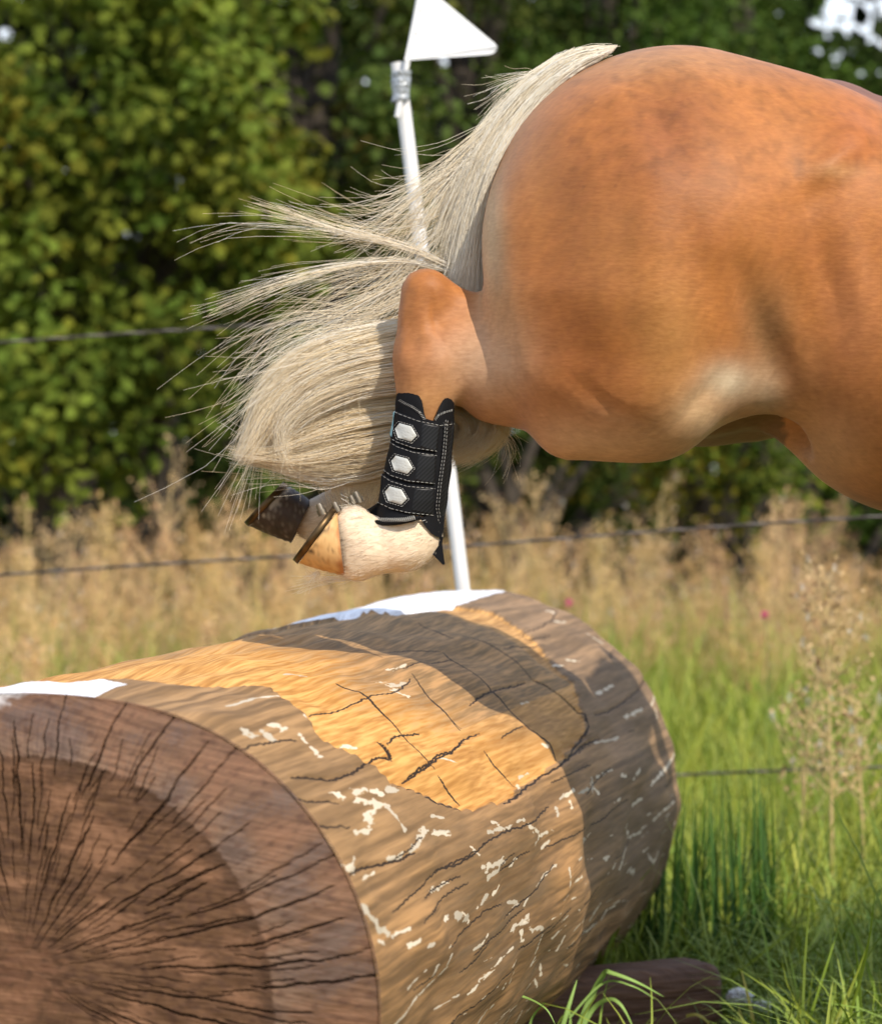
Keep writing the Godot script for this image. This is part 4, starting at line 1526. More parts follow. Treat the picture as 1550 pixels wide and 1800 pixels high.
	for k in 40:
		rad.append(0.0038 * (0.4 + 0.6 * sin(PI * k / 39.0)))
	lip2.tube(line, rad, 8, Color.WHITE, Color.WHITE)
	put("cup_binding", lip2.mesh(), M.neoprene, t)
	var fl := MB.new()
	var fa := V("738,910 748,926 758,938 768,944")
	var fz := V("780,900 781,915 780,930 776,946")
	for a in 10:
		var f := a / 9.0 * 3.0
		var k := mini(int(f), 2)
		for b in 8:
			var z: Vector2 = (fa[k] as Vector2).lerp(fa[k + 1], f - k).lerp((fz[k] as Vector2).lerp(fz[k + 1], f - k), b / 7.0)
			fl.vert(H(z.x, z.y, 122 + 52 * sqrt(maxf(0.0, 1.0 - pow((z.x - 722.0) / 62.0, 2.0))) + 6), Vector3(0, 0, 1))
	fl.grid(10, 8, 0)
	fl.smooth()
	put("front_flap", fl.mesh(), M.neoprene, t)
	var sp := MB.new()
	for lvl in [[150, 1.0], [142, -1.0]]:
		sp.flat([H(766, 940, lvl[0]), H(779, 944, lvl[0]), H(777, 956, lvl[0]), H(782, 992, lvl[0]), H(778, 993, lvl[0]), H(758, 972, lvl[0]), H(768, 953, lvl[0])], Vector3(0, 0, lvl[1]))
	for k in 7:
		var p := sp.v[k]
		var q := sp.v[(k + 1) % 7]
		sp.flat([p, q, sp.v[7 + (k + 1) % 7], sp.v[7 + k]], (q - p).cross(Vector3(0, 0, 1)).normalized())
	put("tab_spike", sp.mesh(), M.strap, t)
	var st := MB.new()
	stitches(st, V("697,724 705,728 735,740 772,748 796,745"), 4.4)
	stitches(st, V("686,768 700,777 726,787 766,793"), 4.6)
	stitches(st, V("686,776 700,785 726,795 766,801"), 4.4)
	stitches(st, V("677,826 690,836 717,845 762,850"), 4.4)
	stitches(st, V("672,833 690,846 717,855 762,859"), 5.6)
	stitches(st, V("666,882 690,894 717,901 760,906"), 5.8)
	stitches(st, V("781,738 776,796 768,854 764,893 768,918 777,923"), 5.0, 4.0, 2.5)
	stitches(st, V("784,739 780,796 772,854 768,893 771,912"), 5.0, 4.0, 2.5)
	stitches(st, V("702,703 712,709 725,715 738,725 747,738"), 1.5, 2.6, 0.6, 0.00045, 2.2)
	stitches(st, V("764,738 770,730 780,725 794,721"), 1.5, 2.6, 0.6, 0.00045, 1.8)
	for q in [[716, 760, 7.0], [709, 817, 6.8], [699, 871, 8.2]]:
		var shape := [Vector2(-19, -7), Vector2(-11, -17), Vector2(9, -11), Vector2(18, 6), Vector2(8, 17), Vector2(-14, 10), Vector2(-19, -7)]
		var z := []
		for s in shape:
			z.append(Vector2(q[0], q[1]) + s * 1.14)
		stitches(st, z, q[2] - 1.2, 3.0, 1.6, 0.0004)
	put("stitching", st.mesh(), M.thread, t, "stuff")
	var zs := MB.new()
	for k in 26:
		var x := lerpf(646, 728, k / 25.0)
		var y := 912.0 + 2.0 * sin(k * 0.12) - (k - 20) * 0.5 * float(k > 20)
		var r := boot_row(905)
		var w := func(xx: float) -> float: return 122 + 57 * sqrt(maxf(0.0, 1.0 - pow((xx - r.x) / r.y, 2.0))) + 14
		zs.tube(PackedVector3Array([H(x - 1.5, y - 3.5, w.call(x)), H(x, y, w.call(x) + 1), H(x + 1.5, y + 3.5, w.call(x))]), PackedFloat32Array([0.0005, 0.0008, 0.0005]), 5, Color.WHITE, Color.WHITE)
	for k in 7:
		var x := lerpf(745, 760, k / 6.0)
		var y := lerpf(915, 936, k / 6.0)
		zs.tube(PackedVector3Array([H(x - 3, y + 1, 178 - k * 3), H(x + 3, y - 1, 177 - k * 3)]), PackedFloat32Array([0.0005, 0.0005]), 5, Color.WHITE, Color.WHITE)
	put("zigzag_stitching", zs.mesh(), M.thread, t, "stuff")


# ---------------------------------------------------------------- jump furniture
func make_flag() -> void:
	var d := 7.1
	var foot := P(894, 1716, d)
	var t := thing("flag_pole", "leaning white plastic pole with a white triangular flag taped to its top", "flag pole", foot)
	var top := P(698.5, 110, d)
	var mb := MB.new()
	var line := PackedVector3Array()
	var rad := PackedFloat32Array()
	for k in 30:
		var f := k / 29.0
		line.append(foot.lerp(top, f) + Vector3(0.004 * sin(f * 3.0), -0.02 * (1.0 - f), 0))
		rad.append(0.0128)
	mb.tube(line, rad, 24, Color.WHITE, Color.WHITE)
	var hollow := PackedVector3Array([top, top - (top - foot).normalized() * 0.08])
	mb.tube(hollow, PackedFloat32Array([0.0112, 0.0112]), 24, Color.WHITE, Color.WHITE)
	for j in 24:                                                # the cut rim of the tube
		var f := mb.v.size()
		for q in [29 * 24 + j, 29 * 24 + (j + 1) % 24, 720 + (j + 1) % 24, 720 + j]:
			mb.vert(mb.v[q], Vector3.UP)
		mb.quad(f, f + 1, f + 2, f + 3)
	put("pole", mb.mesh(), M.white_plastic, t)
	# thin rod of the flag, in front of the pole
	var r0 := P(698, 206, d - 0.021)
	var r1 := P(743, -38, d - 0.021)
	var rb := MB.new()
	var rl := PackedVector3Array()
	var rr := PackedFloat32Array()
	for k in 12:
		rl.append(r0.lerp(r1, k / 11.0))
		rr.append(0.0052)
	rb.tube(rl, rr, 12, Color.WHITE, Color.WHITE, true)
	put("flag_rod", rb.mesh(), M.white_plastic, t)
	# triangular board with rounded corners
	var pts := PackedVector2Array()
	var corners := [Vector2(711, 107), Vector2(742, -31), Vector2(869, 79)]
	corners = [Vector2(710.5, 106.5), Vector2(742, -30), Vector2(874, 80), Vector2(872, 95)]
	var radii := [2.0, 8.0, 17.0, 14.0]
	for k in 4:
		var c: Vector2 = corners[k]
		var a: Vector2 = (corners[(k + 3) % 4] - c).normalized()
		var b: Vector2 = (corners[(k + 1) % 4] - c).normalized()
		var dist := minf(radii[k], (corners[(k + 1) % 4] - c).length() * 0.49)
		for j in 7:
			var f := j / 6.0
			var p := c + a * dist
			var q := c + b * dist
			pts.append(p.lerp(c, f).lerp(c.lerp(q, f), f))
	var fb := MB.new()
	var n := pts.size()
	for s in [0.0, 0.003]:
		var ring := []
		for p in pts:
			ring.append(P(p.x, p.y, d - 0.0265 + s))
		fb.flat(ring, Vector3(0, 0, 1.0 if s == 0.0 else -1.0))
	for k in n:
		var p := fb.v[k]
		var q := fb.v[(k + 1) % n]
		fb.flat([p, q, fb.v[n + (k + 1) % n], fb.v[n + k]], (q - p).cross(Vector3(0, 0, -1)).normalized())
	put("flag", fb.mesh(), M.flag_board, t)
	for q in [[0.2, 0.3], [0.42, 0.3], [0.63, 0.3]]:             # staples that hold the board to its rod
		var sb := MB.new()
		var p := r0.lerp(r1, 0.45 + q[0] * 0.75) + Vector3(0.006, 0, 0.0062)
		sb.box(p, Basis.IDENTITY, Vector3(0.003, 0.0008, 0.0006))
		put("staple", sb.mesh(), M.thread, t)
	# duct tape wound round pole and rod
	var tb := MB.new()
	var nu := 26
	var nv := 40
	var ax := (top - foot).normalized()
	var a0 := P(700, 129, d)
	var a1 := P(706, 180, d)
	for a in nu:
		var f := a / float(nu - 1)
		var c := a0.lerp(a1, f)
		var rod := P(712 - 9 * f, 129 + 51 * f, d - 0.02)
		for b in nv:
			var an := TAU * b / nv
			var e := Vector3(cos(an), 0, sin(an))
			var r := 0.0142
			var to := rod - c
			to.y = 0
			var reach := 0.0
			reach = to.dot(e) + 0.0075
			r = maxf(r, reach)
			r += 0.0011 * noise.get_noise_3d(f * 9.0, an * 3.0, 1.0) + 0.001 * float(int(f * 3.2 + an * 0.12) % 2)
			var skew := 0.004 * sin(an + 1.0)
			tb.vert(c + e * r + ax * skew, e)
	tb.grid(nu, nv, 0, true)
	tb.smooth()
	put("duct_tape", tb.mesh(), M.duct_tape, t)


func make_wire(px: Array, d0: float, d1: float, label: String) -> void:
	# twisted electric rope: three dark strands and one pale tracer
	var a := P(px[0], px[1], d0)
	var b := P(px[2], px[3], d1)
	var dir := (b - a).normalized()
	var t := thing("fence_rope", label, "fence rope", a, "electric ropes of the paddock fence")
	var m := 900
	for s in 4:
		var mb := MB.new()
		var line := PackedVector3Array()
		var rad := PackedFloat32Array()
		for k in m:
			var f := float(k) / (m - 1)
			var along := lerpf(-3.2, (b - a).length() + 3.2, f)
			var sag := 0.012 * pow((along - 1.2) / 2.2, 2.0)
			var an := along * 74.0 + TAU * s / 4.0
			var side := dir.cross(Vector3.UP).normalized()
			var off := (Vector3.UP * cos(an) + side * sin(an)) * 0.0018
			line.append(a + dir * along + off + Vector3(0, sag + 0.002 * sin(along * 5.0), 0))
			rad.append(0.0017)
		mb.tube(line, rad, 5, Color.WHITE, Color.WHITE)
		put("strand" if s else "tracer_strand", mb.mesh(), M.rope_dark if s else M.rope_white, t)


func make_timber() -> void:
	var t := thing("timber_beam", "dark red-brown squared timber lying in the grass against the foot of the log", "timber", Vector3(0.3, 0, -6.2))
	var mb := MB.new()
	var a := Vector3(-0.02, 0.05, -6.12)
	var b := Vector3(0.435, 0.062, -6.36)
	var dir := (b - a).normalized()
	var side := dir.cross(Vector3.UP).normalized()
	var up := side.cross(dir)
	var n := 60
	var nv := 28
	for k in n:
		var f := float(k) / (n - 1)
		var end := minf(1.0, minf(f, 1.0 - f) * 22.0)
		var sq := 0.6 + 0.4 * sqrt(end)
		for j in nv:
			var an := TAU * j / nv
			var q := Vector2(cos(an), sin(an))
			var r := 0.062 / maxf(0.001, pow(pow(absf(q.x), 6.0) + pow(absf(q.y), 6.0), 1.0 / 6.0)) * sq
			r += 0.003 * noise.get_noise_2d(f * 12.0, an * 6.0)
			mb.vert(a.lerp(b, f) + (side * q.x + up * q.y) * r, side * q.x + up * q.y)
	mb.grid(n, nv, 0, true)
	mb.smooth()
	put("beam", mb.mesh(), M.old_timber, t)
	for e in [0, n - 1]:
		var cb := MB.new()
		var ring := []
		for j in nv:
			ring.append(mb.v[e * nv + j])
		cb.flat(ring, -dir if e == 0 else dir)
		put("sawn_end", cb.mesh(), M.old_timber, t)
	var st := thing("white_stone", "small white painted stone in the grass beside the dark timber", "stone", P(1300, 1752, 6.3))
	st.set_meta("kind", "thing")
	st.remove_meta("kind")
	var sb := MB.new()
	lump(sb, st.position, Vector3(0.02, 0.012, 0.016), Color.WHITE, 0.5)
	sb.smooth()
	put("stone", sb.mesh(), M.painted_stone, st)
	var sb2 := MB.new()
	lump(sb2, st.position + Vector3(0.035, -0.012, 0.02), Vector3(0.014, 0.008, 0.012), Color.WHITE, 0.5)
	sb2.smooth()
	put("stone_chip", sb2.mesh(), M.painted_stone, st)


# ---------------------------------------------------------------- plants
func blade_into(mb: MB, root: Vector3, h: float, w: float, lean: Vector3, bend: float, col: Color, tipc: Color, segs := 5) -> void:
	# a grass blade: a folded ribbon that arches over
	var f := mb.v.size()
	var side := lean.cross(Vector3.UP).normalized()
	if side.length() < 0.5:
		side = Vector3.RIGHT
	for k in segs + 1:
		var e := float(k) / segs
		var p := root + Vector3.UP * h * (e - bend * 0.45 * e * e * e) + lean * h * (0.25 * e + bend * 0.75 * e * e)
		var ww := w * (1.0 - pow(e, 2.2)) + 0.0002
		var tang := (Vector3.UP * (1.0 - bend * 1.3 * e * e) + lean * (0.25 + bend * 1.5 * e)).normalized()
		var nn := tang.cross(side).normalized()
		var c := col.lerp(tipc, e)
		mb.vert(p - side * ww, (nn - side * 0.4).normalized(), c)
		mb.vert(p + nn * ww * -0.35, nn, c)
		mb.vert(p + side * ww, (nn + side * 0.4).normalized(), c)
	for k in segs:
		for j in 2:
			var a := f + k * 3 + j
			mb.i.append(a); mb.i.append(a + 4); mb.i.append(a + 3)
			mb.i.append(a); mb.i.append(a + 1); mb.i.append(a + 4)


func tuft(count: int, h: float, w: float, spread: float, bend: float, flat_lean := 0.5) -> MB:
	var mb := MB.new()
	for k in count:
		var an := rng.randf() * TAU
		var r := spread * sqrt(rng.randf())
		var lean := Vector3(cos(an), 0, sin(an)) * rng.randf_range(0.1, 1.0) * flat_lean * 2.0
		var g := rng.randf_range(0.65, 1.15)
		var c := Color(g, g, g * rng.randf_range(0.7, 1.0))
		if rng.randf() < 0.13:
			c = Color(1.7, 1.25, 0.9) * g
		var p := Vector3(cos(an * 3.0) * r, -0.02, sin(an * 3.0) * r)
		blade_into(mb, p, h * rng.randf_range(0.45, 1.1), w * rng.randf_range(0.6, 1.2), lean, bend * rng.randf_range(0.2, 1.3), c * 0.85, c * Color(1.15, 1.1, 0.9))
	return mb


func dry_plant(h: float, branches: int, fluff: float, seeds: int) -> Array:
	# a dead flowering stalk: stem, rising side twigs, husks and pale fluff
	var stem := MB.new()
	var husk := MB.new()
	var down := MB.new()
	var bend := Vector3(rng.randf_range(-0.14, 0.14), 0, rng.randf_range(-0.1, 0.1))
	var at := func(e: float) -> Vector3: return Vector3(0, h * e, 0) + bend * h * e * e
	var line := PackedVector3Array()
	var rad := PackedFloat32Array()
	for k in 9:
		line.append(at.call(k / 8.0))
		rad.append(lerpf(0.0048, 0.0014, k / 8.0))
	stem.tube(line, rad, 5, Color(0.52, 0.38, 0.16), Color(0.58, 0.43, 0.2))
	for b in branches:
		var e := rng.randf_range(0.34, 0.98)
		var an := rng.randf() * TAU
		var l := h * rng.randf_range(0.12, 0.36) * (1.25 - e)
		var root: Vector3 = at.call(e)
		var out := Vector3(cos(an), rng.randf_range(0.5, 1.3), sin(an)).normalized()
		var tip := root + out * l + Vector3(0, 0.25 * l, 0)
		stem.tube(PackedVector3Array([root, root.lerp(tip, 0.5) + Vector3(cos(an), -0.3, sin(an)) * l * 0.1, tip]), PackedFloat32Array([0.0014, 0.001, 0.0006]), 4, Color(0.55, 0.4, 0.18), Color(0.6, 0.46, 0.22))
		for s in seeds:
			var q := root.lerp(tip, rng.randf_range(0.25, 1.05)) + Vector3(rng.randfn(), rng.randfn(), rng.randfn()) * 0.011
			var r := rng.randf_range(0.0015, 0.0048)
			var c := Color(0.52, 0.35, 0.16).lerp(Color(0.66, 0.48, 0.26), rng.randf())
			if rng.randf() < 0.15:
				c = Color(0.2, 0.1, 0.05)
			var dn := Vector3(rng.randfn(), rng.randfn() + 1.0, rng.randfn()).normalized()
			var sd := dn.cross(Vector3(0.3, 0.5, 0.8)).normalized()
			for j in 3:
				var s1 := sd.rotated(dn, TAU * j / 3)
				husk.flat([q, q + s1 * r + dn * r, q + dn * r * 3.0 + s1 * r * 1.4, q - s1 * r * 0.2 + dn * r * 1.6], dn.cross(s1), c)
		if rng.randf() < fluff:
			var q := tip
			for j in 22:
				var d := Vector3(rng.randfn(), rng.randfn(), rng.randfn()).normalized()
				var o := d.cross(Vector3.UP).normalized() * 0.0007
				down.flat([q - o, q + o, q + d * 0.011 + o * 0.6, q + d * 0.011 - o * 0.6], d.cross(o).normalized(), Color(0.62, 0.6, 0.56))
	return [stem, husk, down]


func joined(list: Array) -> MB:
	var o := MB.new()
	for m in list:
		var f := o.v.size()
		o.v.append_array(m.v); o.n.append_array(m.n); o.c.append_array(m.c); o.t.append_array(m.t)
		for k in m.i:
			o.i.append(k + f)
	return o


func on_log(x: float, z: float, pad: float) -> bool:
	var q := Vector2(x - log_a.x, z - log_a.z)
	var a := Vector2(log_ax.x, log_ax.z)
	var s := q.dot(a)
	return s > -0.1 - pad and s < LOG_L + pad * 0.3 and absf(q.x * a.y - q.y * a.x) < 0.2 + pad


func make_meadow() -> void:
	var gb := MB.new()
	for k in 41:
		for j in 41:
			var x := (j - 20) / 20.0
			var z := (k - 20) / 20.0
			var p := Vector3(signf(x) * pow(absf(x), 2.5) * 120.0, 0, signf(z) * pow(absf(z), 2.5) * 120.0 - 8.0)
			gb.vert(p, Vector3.UP)
	gb.grid(41, 41, 0)
	var g := put("ground", gb.mesh(), M.soil)
	g.set_meta("kind", "structure")
	# lush grass near the log, thinner and paler away from it
	var kinds := []
	for k in 6:
		kinds.append(tuft(16, [0.16, 0.22, 0.28, 0.2, 0.13, 0.34][k], [0.0021, 0.0024, 0.0027, 0.003, 0.0018, 0.0022][k], 0.07, [1.3, 1.2, 1.0, 1.4, 1.4, 0.8][k], [0.8, 0.8, 0.6, 1.1, 1.2, 0.45][k]))
	var where := [[], [], [], [], [], []]
	var tint := [PackedColorArray(), PackedColorArray(), PackedColorArray(), PackedColorArray(), PackedColorArray(), PackedColorArray()]
	for n in 19000:
		var z := -lerpf(3.4, 16.0, pow(rng.randf(), 0.9))
		var half := 0.9 + absf(z) * 0.16
		var x := rng.randf_range(-half, half)
		if on_log(x, z, 0.02):
			continue
		if z > -5.0 and x < 0.45 and x > -0.9:
			continue
		if z > -6.45 and x < 0.55 and (rng.randf() < 0.86 or z < -6.0):
			continue
		var p1 := noise.get_noise_2d(x * 4.0, z * 2.0)
		var p2 := noise.get_noise_2d(x * 9.0 + 90.0, z * 6.0)
		var dryness := clampf(smoothstep(11.6, 14.2, -z + p1 * 2.6 + (1.2 if x < -0.2 else 0.0)) * 0.68 + p2 * 0.35 - 0.05 + (0.2 if x < -0.3 and z < -7.5 else 0.0), 0.0, 1.0)
		if p1 > 0.3 and z < -9.0:
			dryness *= 0.45
		var c := Color(0.19, 0.28, 0.045).lerp(Color(0.45, 0.47, 0.09), clampf(p2 + rng.randf() * 0.8, 0.0, 1.0))
		c = c.lerp(Color(0.68, 0.56, 0.3), dryness * rng.randf_range(0.5, 1.0))
		if z > -7.2:
			c = c.lerp(Color(0.2, 0.31, 0.065), 0.5)
		var k := rng.randi() % 6
		if z > -5.9 and k in [2, 5]:
			k = 0
		var sc := rng.randf_range(0.75, 1.3) * (1.0 + 0.5 * smoothstep(9.0, 12.0, -z))
		where[k].append(Transform3D((Basis(Vector3(rng.randfn(), 0, rng.randfn() + 0.01).normalized(), rng.randfn(0.0, 0.42)) * Basis(Vector3.UP, rng.randf() * TAU)).scaled(Vector3(sc, sc * rng.randf_range(0.75, 1.1), sc)), Vector3(x, 0, z)))
		tint[k].append(c)
	for k in 6:
		scatter("grass", kinds[k].mesh(), M.blade, where[k], tint[k])
	# the mass of dead stalks further back
	var weeds := []
	for k in 7:
		weeds.append(joined(dry_plant([0.62, 0.7, 0.8, 0.55, 0.74, 0.66, 0.85][k], 26, 0.12, 9)))
	var ww := [[], [], [], [], [], [], []]
	var wt := [PackedColorArray(), PackedColorArray(), PackedColorArray(), PackedColorArray(), PackedColorArray(), PackedColorArray(), PackedColorArray()]
	for n in 1050:
		var z := -rng.randf_range(10.4, 16.2)
		var x := rng.randf_range(-2.8, 2.8)
		var p := noise.get_noise_2d(x * 3.0 + 30.0, z * 2.2)
		if p < -0.12 + (0.16 if x < -0.4 and z > -12.5 else 0.0):
			continue
		if x > 0.0 and z > -12.2:
			continue
		var k := rng.randi() % 7
		var sc := rng.randf_range(0.55, 1.02) * clampf(0.5 + (-z - 9.0) * 0.14, 0.5, 1.0)
		ww[k].append(Transform3D(Basis(Vector3.UP, rng.randf() * TAU).rotated(Vector3.BACK, rng.randfn(0.0, 0.12)).scaled(Vector3(sc, sc, sc)), Vector3(x, 0, z)))
		var g2 := rng.randf_range(0.85, 1.25)
		wt[k].append(Color(g2, g2 * rng.randf_range(0.86, 1.0), g2 * rng.randf_range(0.7, 1.0)))
	for k in 7:
		scatter("dead_weeds", weeds[k].mesh(), M.dry, ww[k], wt[k])
	# single stalks that stand out
	single_weed(P(1462, 1600, 8.1), 0.69, 64, 0.4, 8, "tall dead weed with white seed fluff at the right edge before the rope", "weed")
	single_weed(P(1405, 1580, 8.3), 0.5, 26, 0.3, 8, "shorter dead weed leaning left beside the tall fluffy one", "weed")
	single_weed(P(1518, 1590, 8.2), 0.48, 22, 0.3, 7, "half-hidden dead weed at the very right edge of the meadow", "weed")
	single_weed(P(283, 1300, 13.2), 0.98, 40, 0.05, 10, "tallest pinkish dead weed left of the tail against the dark trees", "weed")
	single_weed(P(395, 1290, 13.6), 0.82, 34, 0.05, 10, "dead weed just left of the dark rear hoof", "weed")
	single_weed(P(225, 1290, 13.0), 0.76, 30, 0.05, 9, "dead weed close left of the tallest one", "weed")
	single_weed(P(120, 1300, 13.4), 0.74, 30, 0.05, 9, "dead weed near the left edge above the middle rope", "weed")
	single_weed(P(60, 1290, 13.0), 0.68, 28, 0.05, 9, "leftmost dead weed at the edge of the meadow", "weed")
	single_weed(P(985, 1280, 13.6), 0.87, 36, 0.05, 10, "pinkish dead weed under the horse's stifle", "weed")
	single_weed(P(1135, 1280, 13.8), 0.88, 34, 0.05, 10, "dead weed under the horse's flank", "weed")
	single_weed(P(925, 1290, 13.2), 0.8, 30, 0.05, 9, "dead weed just right of the white pole", "weed")
	for q in [[1343, 1082, 9.6, "pink clover flower among the dry weeds on the right"], [999, 1060, 11.0, "faint pink flower behind the far end of the log"]]:
		var at := P(q[0], q[1], q[2])
		var fl := thing("meadow_flower", q[3], "flower", Vector3(at.x, 0, at.z), "pink flowers in the meadow")
		var hb := MB.new()
		for k in 40:
			var d := Vector3(rng.randfn(), rng.randfn() * 0.8 + 0.3, rng.randfn()).normalized()
			var sd := d.cross(Vector3(0.2, 0.9, 0.3)).normalized() * 0.0026
			hb.flat([at - sd, at + sd, at + d * 0.012 + sd * 0.5, at + d * 0.012 - sd * 0.5], d.cross(sd).normalized())
		put("bloom", hb.mesh(), M.petal, fl)
		var stb := MB.new()
		stb.tube(PackedVector3Array([Vector3(at.x, 0, at.z), Vector3(at.x + 0.02, at.y * 0.5, at.z), at]), PackedFloat32Array([0.002, 0.0016, 0.0012]), 5, Color(0.12, 0.16, 0.04), Color(0.12, 0.16, 0.04))
		put("stalk", stb.mesh(), M.blade, fl)
	# tall dark clump in the shade of the log, and single tufts in the foreground
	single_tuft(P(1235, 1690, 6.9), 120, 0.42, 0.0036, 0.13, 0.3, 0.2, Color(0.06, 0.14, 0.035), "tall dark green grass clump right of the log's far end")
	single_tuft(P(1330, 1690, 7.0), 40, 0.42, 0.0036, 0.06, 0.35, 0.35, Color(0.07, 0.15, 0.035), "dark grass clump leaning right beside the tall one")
	single_tuft(P(1360, 1850, 6.0), 60, 0.15, 0.0024, 0.16, 1.1, 0.9, Color(0.1, 0.19, 0.045), "fine grass tuft at the bottom right in front of the stone")
	single_tuft(P(1480, 1800, 6.3), 60, 0.2, 0.0024, 0.14, 1.0, 0.8, Color(0.1, 0.19, 0.045), "fine grass tuft in the bottom right corner")
	var fresh := Color(0.26, 0.4, 0.1)
	arc_blades("broad pale grass blades arching before the dark timber", 5.8, [
		["1004,1840 1036,1758 1062,1711 1074,1710 1120,1727 1166,1752", 0.0042], ["1008,1840 1040,1776 1068,1757 1086,1762 1102,1784 1122,1830", 0.0034],
		["978,1840 996,1780 1014,1722", 0.0036], ["1000,1790 1060,1728 1110,1733 1150,1756", 0.0016], ["1000,1840 1002,1800 1000,1768", 0.0024]], fresh)
	arc_blades("thin green blades lying across the foot of the log", 5.3, [
		["850,1760 880,1746 920,1752 958,1772 975,1800", 0.0018], ["800,1840 830,1800 862,1768", 0.002], ["925,1840 935,1790 958,1762", 0.002]], fresh)
	arc_blades("single yellowed grass blades standing in front of the stone", 6.1, [
		["1330,1830 1316,1760 1302,1706", 0.003], ["1205,1786 1225,1784 1245,1800 1258,1840", 0.0026], ["1316,1840 1306,1800 1297,1768", 0.003], ["1470,1792 1500,1800 1526,1806", 0.0022]], Color(0.5, 0.42, 0.1))


func arc_blades(label: String, d: float, list: Array, col: Color) -> void:
	var t := thing("foreground_grass", label, "grass", P(1000, 1850, d) * Vector3(1, 0, 1), "clumps of long grass")
	for q in list:
		var mb := MB.new()
		var pts := []
		for z in V(q[0]):
			pts.append(P(z.x, z.y, d + 0.02 * sin(z.x * 0.05)))
		var line := curve(pts, 24)
		for k in 24:
			var e := k / 23.0
			var tan := (line[mini(k + 1, 23)] - line[maxi(k - 1, 0)]).normalized()
			var nn := Vector3(0.15, 0.45, 0.9).normalized()
			var sd := tan.cross(nn).normalized()
			nn = sd.cross(tan).normalized()
			var w: float = q[1] * (1.0 - pow(e, 2.5)) + 0.0002
			var c := col * (0.75 + 0.35 * e)
			mb.vert(line[k] - sd * w, (nn - sd * 0.5).normalized(), c)
			mb.vert(line[k] - nn * w * 0.3, nn, c * 1.1)
			mb.vert(line[k] + sd * w, (nn + sd * 0.5).normalized(), c)
		mb.grid(24, 3, 0)
		put("blade", mb.mesh(), M.blade, t)


func single_weed(at: Vector3, h: float, br: int, fluff: float, seeds: int, label: String, cat: String) -> void:
	at.y = 0.0
	var t := thing("dead_weed", label, cat, at, "single dead weeds in the meadow")
	var parts := dry_plant(h, br, fluff, seeds)
	var names := ["stem", "seed_husks", "seed_fluff"]
	for k in 3:
		if parts[k].i.size():
			var o := MeshInstance3D.new()
			o.name = names[k]
			o.mesh = parts[k].mesh()
			o.material_override = M.dry
			if k > 0:
				o.set_meta("kind", "stuff")
			t.add_child(o, true)


func single_tuft(at: Vector3, n: int, h: float, w: float, spread: float, bend: float, lean: float, col: Color, label: String) -> void:
	at.y = 0.0
	var t := thing("grass_clump", label, "grass", at, "clumps of long grass")
	var mb := tuft(n, h, w, spread, bend, lean)
	for k in mb.c.size():
		mb.c[k] = mb.c[k] * col
	var o := MeshInstance3D.new()
	o.name = "blades"
	o.mesh = mb.mesh()
	o.material_override = M.blade
	o.set_meta("kind", "stuff")
	t.add_child(o, true)


# ---------------------------------------------------------------- trees
func sprig(leaves: int, size: float, spread: float) -> Mesh:
	var mb := MB.new()
	for k in leaves:
		var root := Vector3(rng.randfn(), rng.randfn(), rng.randfn()) * spread * 0.45
		var d := Vector3(rng.randfn(), rng.randfn() * 0.6 - 0.5, rng.randfn()).normalized()
		var nn := (Vector3(rng.randfn() * 0.5, 1.0, rng.randfn() * 0.5 + 0.45)).normalized()
		var sd := d.cross(nn).normalized()
		nn = sd.cross(d).normalized()
		var l := size * rng.randf_range(0.7, 1.2)
		var g := rng.randf_range(0.75, 1.2)
		var col := Color(g, g, g * 0.9)
		var pts := [root, root + d * l * 0.3 + sd * l * 0.42 - nn * l * 0.1, root + d * l * 0.62 + sd * l * 0.3 - nn * l * 0.12, root + d * l - nn * l * 0.2, root + d * l * 0.62 - sd * l * 0.3 - nn * l * 0.12, root + d * l * 0.3 - sd * l * 0.42 - nn * l * 0.1]
		var mid := root + d * l * 0.5
		var f := mb.vert(mid, nn, col)
		for p in pts:
			mb.vert(p, (nn + (p - mid).normalized() * 0.25).normalized(), col)
		for j in 6:
			mb.tri(f, f + 1 + j, f + 1 + (j + 1) % 6)
	return mb.mesh()


